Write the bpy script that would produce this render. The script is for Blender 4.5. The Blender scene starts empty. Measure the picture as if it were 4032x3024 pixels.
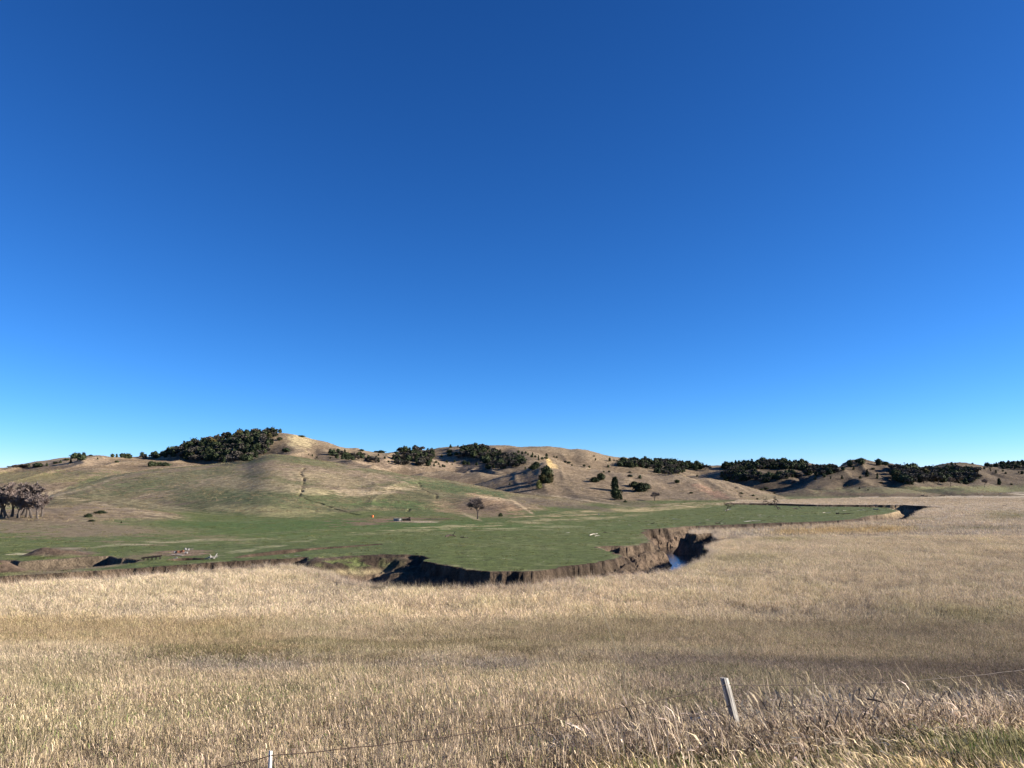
import bpy, math, random
import numpy as np
R = math.radians
# ------------------------------------------------------------------ camera, sky, sun, exposure
F = 3028.0; PITCH = math.atan((1905.0-1512.0)/3028.0); H = 8.6
cs, sn = math.cos(PITCH), math.sin(PITCH)
sc = bpy.context.scene
col = sc.collection
cam_d = bpy.data.cameras.new('camera'); cam = bpy.data.objects.new('camera', cam_d); col.objects.link(cam)
cam.location = (0, 0, H); cam.rotation_euler = (R(90)+PITCH, 0, 0)
cam_d.sensor_fit = 'HORIZONTAL'; cam_d.sensor_width = 36.0; cam_d.lens = 36.0*F/4032.0
cam_d.clip_start = 0.1; cam_d.clip_end = 20000
sc.camera = cam
SUN_AZ, SUN_EL = R(91), R(20)          # azimuth measured from +Y (view direction) towards +X (right)
world = bpy.data.worlds.new("World"); sc.world = world; world.use_nodes = True
wn = world.node_tree.nodes; wl = world.node_tree.links
sky = wn.new('ShaderNodeTexSky'); sky.sky_type = 'NISHITA'; sky.sun_disc = False
sky.sun_elevation = SUN_EL; sky.sun_rotation = SUN_AZ
sky.altitude = 3000; sky.air_density = 1.0; sky.dust_density = 0.0; sky.ozone_density = 10.0
hs = wn.new('ShaderNodeHueSaturation'); hs.inputs['Saturation'].default_value = 1.0; hs.inputs['Value'].default_value = 1.0
gm = wn.new('ShaderNodeGamma'); gm.inputs['Gamma'].default_value = 1.0
sp_ = wn.new('ShaderNodeSeparateColor'); cb_ = wn.new('ShaderNodeCombineColor'); wl.new(sky.outputs[0], gm.inputs['Color']); wl.new(gm.outputs[0], sp_.inputs[0])
for ch, (pw_, mu_) in enumerate(((1.60, 1.28), (1.27, 1.03), (1.14, 1.02))):      # contrast of the clear-sky gradient, channel by channel
    p_ = wn.new('ShaderNodeMath'); p_.operation = 'POWER'; p_.inputs[1].default_value = pw_; m_ = wn.new('ShaderNodeMath'); m_.operation = 'MULTIPLY'; m_.inputs[1].default_value = mu_
    wl.new(sp_.outputs[ch], p_.inputs[0]); wl.new(p_.outputs[0], m_.inputs[0]); wl.new(m_.outputs[0], cb_.inputs[ch])
wl.new(cb_.outputs[0], hs.inputs['Color']); wl.new(hs.outputs[0], wn['Background'].inputs['Color'])
wn['Background'].inputs['Strength'].default_value = 0.059
sun_d = bpy.data.lights.new('sun', 'SUN'); sun_d.energy = 5.0; sun_d.angle = R(0.53); sun_d.color = (1.0, 0.92, 0.82)
sun = bpy.data.objects.new('sun', sun_d); col.objects.link(sun)
sun.rotation_euler = (R(90)-SUN_EL, 0, math.pi-SUN_AZ); sun.location = (100, 0, 80)
sc.view_settings.view_transform = 'Standard'; sc.view_settings.look = 'None'
sc.view_settings.gamma = 1.0; sc.view_settings.use_curve_mapping = False
sc.view_settings.exposure = 1.3
sc.cycles.max_bounces = 5; sc.cycles.diffuse_bounces = 4; sc.cycles.glossy_bounces = 2
sc.cycles.transmission_bounces = 2; sc.cycles.transparent_max_bounces = 4

# ------------------------------------------------------------------ helpers
rng = np.random.default_rng(7)
rnd = random.Random(11)
def st(u, v):                                   # pixel of the 4032x3024 photograph -> ray: x = s*y, z = H + t*y
    u = np.asarray(u, float); v = np.asarray(v, float)
    b = (1512.0-v)/F; Y = cs-b*sn
    return (u-2016.0)/F/Y, (sn+b*cs)/Y
def on_plane(u, v, z=0.0):
    s, t = st(u, v); y = (z-H)/t
    return s*y, y
def to_uv(x, y, z):
    s = x/y; t = (z-H)/y
    d = cs+t*sn
    return 2016.0+F*s/d, 1512.0-F*(t*cs-sn)/d
def _h(ix, iy, seed):
    n = (ix.astype(np.int64)*374761393+iy.astype(np.int64)*668265263+seed*1274126177) & 0xffffffff
    n = ((n ^ (n >> 13))*1274126177) & 0xffffffff
    n = (n ^ (n >> 16)) & 0xffffffff
    return n.astype(np.float64)/4294967295.0*2-1
def noise(x, y, seed=0):
    x0 = np.floor(x); y0 = np.floor(y); fx = x-x0; fy = y-y0
    ix = x0.astype(np.int64); iy = y0.astype(np.int64)
    a = fx*fx*fx*(fx*(fx*6-15)+10); b = fy*fy*fy*(fy*(fy*6-15)+10)
    v00 = _h(ix, iy, seed); v10 = _h(ix+1, iy, seed); v01 = _h(ix, iy+1, seed); v11 = _h(ix+1, iy+1, seed)
    return (v00*(1-a)+v10*a)*(1-b)+(v01*(1-a)+v11*a)*b
def fbm(x, y, seed=0, o=4):
    r = 0; a = 0.5
    for k in range(o):
        r = r+a*noise(x*2**k+17.3*k, y*2**k-9.1*k, seed+k*31); a *= 0.5
    return r*1.3
def sst(x, a, b):
    q = np.clip((x-a)/(b-a), 0, 1); return q*q*(3-2*q)
def smax(a, b, k):
    h = np.clip(0.5+0.5*(a-b)/k, 0, 1)
    return b*(1-h)+a*h+k*h*(1-h)
def seg_dist(px, py, ax, ay, bx, by):
    dx, dy = bx-ax, by-ay; L = dx*dx+dy*dy+1e-9
    q = np.clip(((px-ax)*dx+(py-ay)*dy)/L, 0, 1)
    return np.hypot(px-ax-q*dx, py-ay-q*dy), q
def poly_sd(px, py, P, lim=25.0):
    """distance to the outline, positive inside; far outside points get -lim"""
    out = np.full(px.shape, -lim)
    P = np.asarray(P)
    m = (px > P[:, 0].min()-lim) & (px < P[:, 0].max()+lim) & (py > P[:, 1].min()-lim) & (py < P[:, 1].max()+lim)
    if not m.any(): return out
    x = px[m]; y = py[m]; d = np.full(x.shape, 1e9); ins = np.zeros(x.shape, bool)
    n = len(P)
    for i in range(n):
        ax, ay = P[i]; bx, by = P[(i+1) % n]
        dd, _ = seg_dist(x, y, ax, ay, bx, by); d = np.minimum(d, dd)
        if ay != by:
            c = ((ay > y) != (by > y)) & (x < (bx-ax)*(y-ay)/(by-ay)+ax); ins ^= c
    out[m] = np.where(ins, d, -d)
    return out
def line_d(px, py, P, lim=12.0):
    out = np.full(px.shape, lim); P = np.asarray(P)
    m = (px > P[:, 0].min()-lim) & (px < P[:, 0].max()+lim) & (py > P[:, 1].min()-lim) & (py < P[:, 1].max()+lim)
    if not m.any(): return out
    x = px[m]; y = py[m]; d = np.full(x.shape, lim)
    for i in range(len(P)-1):
        dd, _ = seg_dist(x, y, *P[i][:2], *P[i+1][:2]); d = np.minimum(d, dd)
    out[m] = d
    return out

# ------------------------------------------------------------------ the lie of the land (outlines read off the photograph, placed at real distances)
S_LUT = np.linspace(-2.5, 2.5, 4001)
def lut(us, vals, sm=10):
    s = st(np.array(us, float), np.full(len(us), 1905.0))[0]
    a = np.interp(S_LUT, s, vals)
    if sm:
        k = np.exp(-0.5*(np.arange(-3*sm, 3*sm+1)/sm)**2); k /= k.sum()
        a = np.convolve(np.pad(a, 3*sm, mode='edge'), k, 'valid')
    return a
class Crest:
    def __init__(self, pts, foot, wb=160, sm=6, pw=1.0, zf=-1.5):
        u = [p[0] for p in pts]
        t = st(np.array(u, float), np.array([p[1] for p in pts], float))[1]
        y = np.array([p[2] for p in pts], float)
        self.zc = lut(u, H+t*y, sm); self.yc = lut(u, y, sm)
        self.yf = lut([f[0] for f in foot], [f[1] for f in foot], 30); self.wb = wb; self.pw = pw; self.zf = zf
    def z(self, s, y):
        zc = np.interp(s, S_LUT, self.zc); yc = np.interp(s, S_LUT, self.yc); yf = np.interp(s, S_LUT, self.yf)
        q = np.where(y < yc, (yc-y)/(yc-yf), (y-yc)/self.wb)
        q = np.clip(q, 0, 1)**self.pw
        p = q*q*(3-2*q)
        lo = np.where(y < yc, self.zf, self.zf)
        return zc-(zc-lo)*p
class Spur:
    def __init__(self, pts, k, r, kr=None):
        self.P = []
        for (u, v, y) in pts:
            s, t = st(u, v); self.P.append((float(s*y), float(y), float(H+t*y)))
        self.k = k; self.r = r
    def z(self, x, y):
        best = np.full(x.shape, -50.0)
        for a, b in zip(self.P[:-1], self.P[1:]):
            d, q = seg_dist(x, y, a[0], a[1], b[0], b[1])
            z = a[2]+(b[2]-a[2])*q-self.k*(np.sqrt(d*d+self.r**2)-self.r)
            best = np.maximum(best, z)
        return best
HILL_A = Crest([(-300,2130,260),(0,2060,260),(130,1985,280),(230,1940,310),(330,1905,340),(440,1872,370),(560,1852,390),(700,1838,410),
    (850,1826,430),(960,1817,440),(1010,1800,445),(1055,1790,445),(1150,1800,440),(1300,1820,430),(1450,1848,410),(1600,1868,395),
    (1750,1890,380),(1900,1918,365),(2060,1942,350),(2200,1960,340),(2350,1985,330),(2500,2012,320),(2600,2050,320),(2800,2150,320)],
    [(-300,240),(0,240),(350,235),(700,215),(900,172),(1050,155),(1500,188),(2000,215),(2300,250),(2600,290)], 120)
HILL_B = Crest([(-1500,2010,200),(-200,2010,210),(0,2010,210),(150,2000,215),(350,1993,220),(550,2005,215),(700,2025,205),(850,2060,190),(1000,2130,180)],
    [(-1500,110),(0,115),(500,118),(900,130)], 60)
CRESTS = [HILL_A, HILL_B,
  Crest([(-2500,1830,650),(-900,1838,650),(0,1842,650),(100,1842,640),(200,1835,640),(300,1803,650),(380,1797,660),(450,1803,665),(560,1808,670),
    (700,1815,680),(900,1830,690),(1100,1850,690),(1300,1900,690),(1500,1960,690)], [(-2500,330),(0,330),(1200,430)], 150),
  Crest([(100,1880,800),(450,1815,800),(600,1797,790),(700,1767,780),(800,1744,770),(900,1724,760),(1000,1708,750),(1100,1701,750),(1135,1704,750),
    (1200,1725,755),(1300,1748,760),(1400,1768,770),(1500,1780,780),(1600,1790,790),(1700,1806,800),(1850,1840,800),(2000,1890,800),(2200,1960,800)],
    [(100,560),(1000,545),(1500,590),(2000,640)], 150),
  Crest([(1250,1850,950),(1450,1790,950),(1550,1780,940),(1650,1770,930),(1750,1762,920),(1850,1755,910),(1950,1750,900),(2050,1754,900),
    (2200,1765,900),(2320,1780,900),(2400,1798,900),(2500,1812,900),(2600,1838,900),(2750,1875,900),(2900,1930,900)], [(1200,640),(2900,680)], 200),
  Crest([(1700,2000,480),(1850,1915,480),(1950,1880,485),(2050,1850,490),(2110,1828,495),(2155,1807,500),(2220,1829,505),(2300,1840,510),
    (2400,1852,510),(2500,1862,500),(2650,1874,495),(2800,1892,480),(2900,1907,470),(3000,1932,460),(3100,1962,450),(3250,2010,450)],
    [(1700,400),(2150,340),(2500,345),(2900,375),(3100,390)], 110),
  Crest([(2100,1880,1100),(2400,1822,1100),(2450,1814,1100),(2600,1812,1100),(2700,1824,1100),(2800,1840,1100),(2850,1837,1100),(2900,1830,1100),
    (3000,1818,1100),(3100,1817,1100),(3200,1826,1100),(3300,1842,1100),(3450,1860,1100),(3600,1870,1100),(3800,1900,1100)], [(2100,860),(3600,860)], 200),
  Crest([(3020,1985,560),(3130,1932,600),(3200,1893,640),(3300,1846,680),(3345,1820,700),(3400,1813,710),(3460,1823,710),(3550,1838,700),
    (3650,1864,690),(3750,1892,680),(3900,1940,680)], [(3000,480),(3400,560),(3900,590)], 120, sm=3),
  Crest([(3450,1900,950),(3600,1854,950),(3680,1839,950),(3740,1827,950),(3800,1826,950),(3880,1840,950),(3950,1850,950),(4032,1860,940),
    (4300,1870,940),(5200,1880,900)], [(3400,720),(5200,720)], 150),
  Crest([(3650,1880,1300),(3850,1840,1300),(3950,1824,1300),(4032,1817,1300),(4300,1800,1300),(6500,1800,1300)], [(3600,980),(6500,980)], 250),
]
SPURS = [
  Spur([(2330,1925,430),(2400,1950,400),(2480,1975,370),(2560,1990,350)], .32, 5),
  Spur([(2600,1900,470),(2680,1935,430),(2790,1965,395)], .32, 5),
  Spur([(1760,1850,560),(1880,1862,540),(1990,1880,520)], .25, 6),
  Spur([(2250,1935,400),(2330,1955,375),(2420,1985,345)], .34, 4),
  Spur([(3480,1826,700),(3520,1870,650),(3560,1905,600)], .42, 6),
  Spur([(3290,1850,675),(3300,1885,630),(3240,1915,580)], .45, 5),
  Spur([(3600,1856,940),(3660,1880,860),(3640,1905,780)], .35, 8),
  Spur([(3880,1842,940),(3860,1885,840),(3800,1910,760)], .35, 8),
  Spur([(330,1800,655),(420,1830,560),(380,1868,480)], .2, 14),
  Spur([(2155,1812,500),(2180,1850,470),(2215,1900,430),(2270,1945,390),(2330,1982,350)], .55, 4),
  Spur([(2480,1862,490),(2560,1915,440),(2700,1962,400)], .28, 6),
  Spur([(2780,1892,480),(2840,1935,420),(2900,1968,390)], .3, 5),
  Spur([(1560,1975,330),(1800,1955,290),(1950,1962,262),(2020,1985,250),(2080,2018,240),(2120,2040,235)], .28, 6),
  Spur([(1950,1985,310),(2200,2000,290),(2350,2012,285),(2480,2026,280)], .2, 5),
  Spur([(2750,1875,760),(2860,1850,760),(2960,1851,740),(3060,1872,700),(3100,1895,680)], .33, 8),
  Spur([(3040,1866,780),(3150,1862,740),(3230,1880,700),(3150,1925,620)], .33, 7),
  Spur([(2520,1868,700),(2650,1868,640),(2800,1890,600)], .25, 8),
  Spur([(3400,1813,705),(3425,1855,650),(3390,1898,590)], .42, 6),
  Spur([(3060,1948,540),(3200,1920,530),(3400,1904,530),(3500,1917,530),(3640,1945,520)], .2, 8),
  Spur([(3640,1928,570),(3760,1922,560),(3900,1938,540)], .15, 8),
  Spur([(1250,1760,740),(1300,1800,640),(1420,1830,560)], .3, 8),
  Spur([(950,1722,745),(1120,1703,745),(1160,1770,660),(1130,1800,600)], .42, 7),
  Spur([(2000,1752,900),(2080,1790,780),(2100,1815,660)], .25, 12),
]
def W(pts, z=0.0):
    return [tuple(map(float, on_plane(u, v, z))) for u, v in pts]
GREEN_LIP = [(-600,2312),(0,2272),(200,2258),(400,2246),(700,2224),(900,2211),(1050,2203),(1195,2195),(1215,2206),(1238,2196),(1350,2190),(1480,2184),
    (1560,2183),(1640,2186),(1690,2197),(1662,2206),(1705,2217),(1780,2228),(1840,2240),(1880,2248),(1950,2251),(2050,2251),(2150,2243),(2210,2229),
    (2300,2221),(2400,2206),(2442,2192),(2420,2178),(2380,2162),(2350,2155),(2430,2154),(2520,2146),(2562,2130),(2535,2114),(2530,2098),(2545,2084),
    (2620,2080),(2700,2073),(2850,2066),(3000,2060),(3150,2056),(3290,2050),(3380,2042),(3430,2030),(3500,2022),(3540,2012),(3500,1999),
    (3400,1996),(3200,1994),(3050,1990),(2860,1985)]
NORTH_LIP = [(2860,1981),(3050,1982),(3200,1987),(3560,1988),(3655,1994),(3720,1997)]
FIELD_LIP = [(3640,2002),(3605,2014),(3590,2032),(3572,2048),(3450,2054),(3300,2064),(3100,2074),(2950,2082),(2850,2088),(2765,2086),(2722,2095),(2712,2103),
    (2745,2104),(2790,2100),(2842,2093),(2800,2110),(2825,2124),(2870,2116),(2935,2118),(2880,2128),(2812,2144),(2772,2160),(2802,2174),(2782,2189),
    (2742,2209),(2700,2230),(2640,2246),(2500,2262),(2300,2278),(2100,2302),(1900,2316),(1700,2318),(1500,2310),(1400,2296),(1345,2276),(1300,2256),
    (1230,2238),(1150,2230),(1000,2237),(800,2250),(500,2273),(200,2294),(0,2309),(-600,2360)]
FIELD_LIP = [(u, v+(6 if u < 1160 and v > 2200 else 14 if v > 2225 and u < 2600 else 12 if v > 2180 else 0)) for u, v in FIELD_LIP]
CHANNEL = W(GREEN_LIP)+W(NORTH_LIP)+W(FIELD_LIP)
FIELD = W([(-1600,2430)])+W(FIELD_LIP[::-1])+W(NORTH_LIP[::-1])+W([(2900,1973),(3100,1967),(3400,1959),(3700,1949),(4032,1938),(7000,1930)])+[(900,-60),(-400,-60)]
GULLY = W([(915,2195),(960,2186),(1030,2176),(1110,2166),(1200,2160),(1300,2153),(1420,2146),(1500,2141),(1500,2144),(1420,2151),(1300,2160),(1200,2169),(1120,2182),(1030,2190),(940,2196)])
PIT = W([(-300,2205),(60,2205),(75,2212),(150,2206),(300,2197),(430,2190),(470,2200),(560,2204),(520,2216),(420,2226),(300,2238),(200,2249),(60,2254),(-300,2270)])
PIT2 = W([(660,2203),(690,2197),(760,2196),(808,2198),(806,2202),(740,2206),(690,2208)])
NOTCH = [W([(2340,2154),(2400,2150),(2460,2149),(2420,2156)]), W([(2525,2086),(2560,2083),(2600,2084),(2560,2090)])]
CRACKS = [[(1200,1845),(1182,1862),(1196,1885),(1192,1915),(1190,1935),(1176,1953),(1205,1965),(1260,1982),(1320,2005),(1400,2025),(1465,2032)],
          [(1646,1896),(1655,1912),(1657,1926),(1690,1940),(1722,1948),(1715,1962)],
          [(2893,1918),(2902,1935),(2908,1950),(2925,1965),(2932,1972)], [(1612,2004),(1605,2014)]]
TRAILS = [[(270,1925),(400,1952),(560,1985),(700,2008),(900,2030)], [(80,2062),(350,2075),(600,2078),(800,2085)], [(1155,1915),(1170,1900),(1165,1875),(1150,1860)], [(1000,2105),(1300,2085),(1500,2078)]]

def base(x, y):
    yy = np.maximum(y, 11.0)
    g = 5.05*np.exp(-((yy-11.0)/20.0)**1.42)
    g = g+np.where(y < 11, (11-y)*0.10+0.018*(11-y)**2, 0)
    g = g-0.14*np.clip(1.5-x, 0, 8)*np.exp(-(y/14.0)**2)
    g = g-0.055*np.clip(x-3.2, 0, 30)*np.exp(-(y/26.0)**2)
    g = g-0.10*np.exp(-((y-20)/3.0)**2)+0.18*np.exp(-((y-27)/4.0)**2)
    return g+0.12*fbm(x/9, y/9, 5, 3)*(1-.7*sst(y, 45, 60))
def hills(x, y):
    ys = np.maximum(y, 5.0); s = x/ys
    z = np.full(x.shape, -3.0)
    for c in CRESTS:
        z = smax(z, c.z(s, ys), 1.2)
    sp = np.full(x.shape, -50.0)
    for p in SPURS:
        sp = np.maximum(sp, p.z(x, y))
    z = smax(z, sp, 1.6)
    hf = np.clip((z+0.5)/9, 0, 1)
    far = sst(y, 300, 600)
    z = z+hf*(0.9*fbm(x/40, y/40, 21)*(.4+.6*far)+far*2.2*fbm(x/55, y/80, 22)-far*2.6*np.abs(noise(x/24+0.8*noise(y/40, x/40, 4), y/110, 23))+far*.9)
    z = z+hf*0.10*fbm(x/4, y/4, 31, 3)
    z = z-np.where((y > 290) & (y < 600), hf*sst(x, -20, 10)*(1-sst(y, 520, 600))*.8*np.abs(noise(x/8+.35*noise(x/20, y/45, 9), y/90, 25)), 0)
    z = z-np.where((y > 160) & (y < 560), hf*(1-far)*1.3*(np.abs(noise(x/17+0.8*noise(x/20, y/30, 8), y/80, 24))-.3)*sst(x, -150, -30), 0)
    return z
CR = [([],)]*0
def terrain(x, y, full=False):
    x = np.asarray(x, float); y = np.asarray(y, float)
    b = base(x, y); h = hills(x, y); z = smax(b, h, 0.5)
    hm = sst(h-b, -0.2, 1.0)
    near = y < 470
    dch = np.full(x.shape, -25.0); dirt = np.zeros(x.shape)
    xn = x[near]; yn = y[near]
    jit = 0.5*noise(xn*0.45, yn*0.45, 41)+0.2*noise(xn*1.2, yn*1.2, 42)+.12*noise(xn*3.3, yn*1.5, 48)
    d = poly_sd(xn, yn, CHANNEL)+jit
    zn = z[near]
    fl = 0.6*np.abs(fbm(xn*.6, yn*.6, 43))
    cut = (1.2+.5*fbm(xn*.3, yn*.3, 52))*sst(d, 0, 0.6)+(3.3+0.25*noise(xn*.4, yn*.4, 44))*sst(d-fl*1.2, 0.3, 3.3+3.6*np.exp(-((xn-14)/9)**2-((yn-99)/24)**2))
    cut -= 0.45*sst(d, .4, 1.6)*sst(fbm(xn*.5, yn*.5, 45), .0, .7)*np.exp(-np.clip(d-1, 0, 9)/2)+sst(d, .5, 1.5)*(.34*fbm(xn*.7, yn*.7, 49)+.10*np.abs(noise(xn*1.9+yn*.7, yn*.5, 50)))
    # grassed bench inside the left bend
    bench = sst(fbm(xn*.08, yn*.08, 46), -.3, .3)
    bx, by = on_plane(1390, 2205); sl = np.exp(-((xn-bx)/7.5)**6-((yn-by-1)/9.0)**6)
    cut = cut*(1-sl)+(4.2*sst(d, -.3, 10.5)+.15*noise(xn*.9, yn*.9, 47))*sl
    zn = zn-np.maximum(cut, 0)
    dg = poly_sd(xn, yn, GULLY)+0.35*jit; zn = zn-2.0*sst(dg, 0, 0.8)
    dp = poly_sd(xn, yn, PIT)+0.5*jit; zn = zn-0.9*sst(dp, 0, .6)-1.1*sst(dp, .3, 3.5)
    d2 = poly_sd(xn, yn, PIT2)+0.3*jit; zn = zn-1.1*sst(d2, 0, .7)
    for N in NOTCH:
        d3 = poly_sd(xn, yn, N)+0.2*jit; zn = zn-1.2*sst(d3, 0, .5); d2 = np.maximum(d2, d3)
    # dug earth heaped beside the pit
    for (u, v, a, c, hh) in ((160,2192,2.0,1.4,.62),(225,2192,2.0,1.4,.5),(290,2190,2.3,1.4,.58),(5,2258,2.0,1.4,1.1),(440,2206,1.6,1.2,.75)):
        cx, cy = on_plane(u, v)
        q = ((xn-cx)/a)**2+((yn-cy)/c)**2
        m = np.exp(-q*1.1)*hh*(1+0.3*fbm(xn*.5, yn*.5, 51, 3)); zn = zn+m
        dirt[near] = np.maximum(dirt[near], sst(m, .12, .3))
    z[near] = zn; dch[near] = d
    dd = np.full(x.shape, -25.0); dd[near] = np.maximum(np.maximum(dg, d2), -25); dpf = np.full(x.shape, -25.0); dpf[near] = dp
    cr = np.full(x.shape, 9.0)
    for P in CRACK_W:
        cr = np.minimum(cr, line_d(x, y, P))
    cj = cr+0.25*noise(x*.8, y*.8, 61)
    z = z-0.7*(1-sst(cj, 0.0, 0.35))
    if full: return z, dict(h=h, hm=hm, dch=dch, gul=dd, pit=dpf, crack=cj, dirt=dirt)
    return z
CRACK_W = []
# row / column spacing of the land's mesh
ys = np.concatenate([np.linspace(1.0, 60, 150, endpoint=False), np.arange(60, 112, .23), np.arange(112, 200, .37), np.arange(200, 345, .65),
                     345*(1500/345.)**np.linspace(0, 1, 230, endpoint=False), 1500*(7000/1500.)**np.linspace(0, 1, 24)])
ss = np.concatenate([np.linspace(-2.4, -.75, 30, endpoint=False), np.linspace(-.75, .75, 780), np.linspace(.75, 2.4, 31)[1:]])
SS, YS = np.meshgrid(ss, ys)
XG = SS*YS
ZG0 = terrain(XG, YS)
i0 = np.searchsorted(ss, -.75); 
def place(u, v, Z=None, dy=0.0):
    """the first piece of ground a look through this pixel meets"""
    Z = ZG if Z is None else Z
    s, t = map(float, st(u, v)); j = int(np.clip(np.searchsorted(ss, s), 1, len(ss)-1))
    T = (Z[:, j]-H)/ys
    if Z is not None: pass
    k = np.nonzero(T >= t)[0]; k = k[ys[k] > 12]
    if len(k): k = k[0]
    else:
        k = np.argmax(np.where((ys > 200) & (ys < 1400), T, -9))
    y = ys[k]+dy
    return s*y, y, float(np.interp(y, ys, Z[:, j]))
TRAIL_W = [[place(u, v, ZG0)[:2] for u, v in P] for P in TRAILS]
CRACK_W = [[place(u, v, ZG0)[:2] for u, v in P] for P in CRACKS]
ZG, INFO = terrain(XG, YS, True)
def ground(x, y): return terrain(np.atleast_1d(np.asarray(x, float)), np.atleast_1d(np.asarray(y, float)))

# ------------------------------------------------------------------ materials
def mat(name):
    m = bpy.data.materials.new(name); m.use_nodes = True
    n = m.node_tree.nodes; b = n['Principled BSDF']; b.inputs['Roughness'].default_value = .9
    b.inputs['Specular IOR Level'].default_value = .15
    return m, n, m.node_tree.links, b
def tex(n, l, scale, detail=6, rough=.6, coord='Object', vec=(1, 1, 1)):
    tc = n.new('ShaderNodeTexCoord'); mp = n.new('ShaderNodeMapping'); mp.inputs['Scale'].default_value = vec
    t = n.new('ShaderNodeTexNoise'); t.inputs['Scale'].default_value = scale; t.inputs['Detail'].default_value = detail; t.inputs['Roughness'].default_value = rough
    l.new(tc.outputs[coord], mp.inputs[0]); l.new(mp.outputs[0], t.inputs['Vector']); return t
def ramp(n, l, src, stops):
    r = n.new('ShaderNodeValToRGB'); e = r.color_ramp.elements
    e[0].position, e[0].color = stops[0][0], (*stops[0][1], 1); e[1].position, e[1].color = stops[-1][0], (*stops[-1][1], 1)
    for p, c in stops[1:-1]:
        q = e.new(p); q.color = (*c, 1)
    l.new(src, r.inputs[0]); return r
def mulc(n, l, a, b, fac=1.0, mode='MULTIPLY'):
    m = n.new('ShaderNodeMix'); m.data_type = 'RGBA'; m.blend_type = mode; m.inputs[0].default_value = fac
    l.new(a, m.inputs[6]); l.new(b, m.inputs[7]); return m.outputs[2]
def land_mat(name, s1, s2, lo, hi, bump, bscale):
    m, n, l, b = mat(name)
    at = n.new('ShaderNodeAttribute'); at.attribute_name = 'Col'
    t1 = tex(n, l, s1, 8, .7); r1 = ramp(n, l, t1.outputs[0], [(.3, (lo,)*3), (.7, (hi,)*3)])
    t2 = tex(n, l, s2, 6, .65); r2 = ramp(n, l, t2.outputs[0], [(.3, (lo*1.05, lo*1.02, lo*1.0)), (.7, (hi*.97, hi, hi*.98))])
    c = mulc(n, l, at.outputs['Color'], r1.outputs[0]); c = mulc(n, l, c, r2.outputs[0])
    l.new(c, b.inputs['Base Color'])
    bp = n.new('ShaderNodeBump'); bp.inputs['Strength'].default_value = bump; bp.inputs['Distance'].default_value = .35
    t3 = tex(n, l, bscale, 8, .75); l.new(t3.outputs[0], bp.inputs['Height']); l.new(bp.outputs[0], b.inputs['Normal'])
    return m
M_field = land_mat('dry_field_soil', .5, 4, .65, 1.35, .5, 3)
M_past = land_mat('short_green_turf', .6, 2.6, .5, 1.5, .8, 2.2)
M_bank = land_mat('bare_clay_bank', .9, 5, .55, 1.45, .9, 2.5)
M_hill = land_mat('dry_hill_grass', .33, 1.3, .40, 1.62, 1.0, .9)

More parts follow.
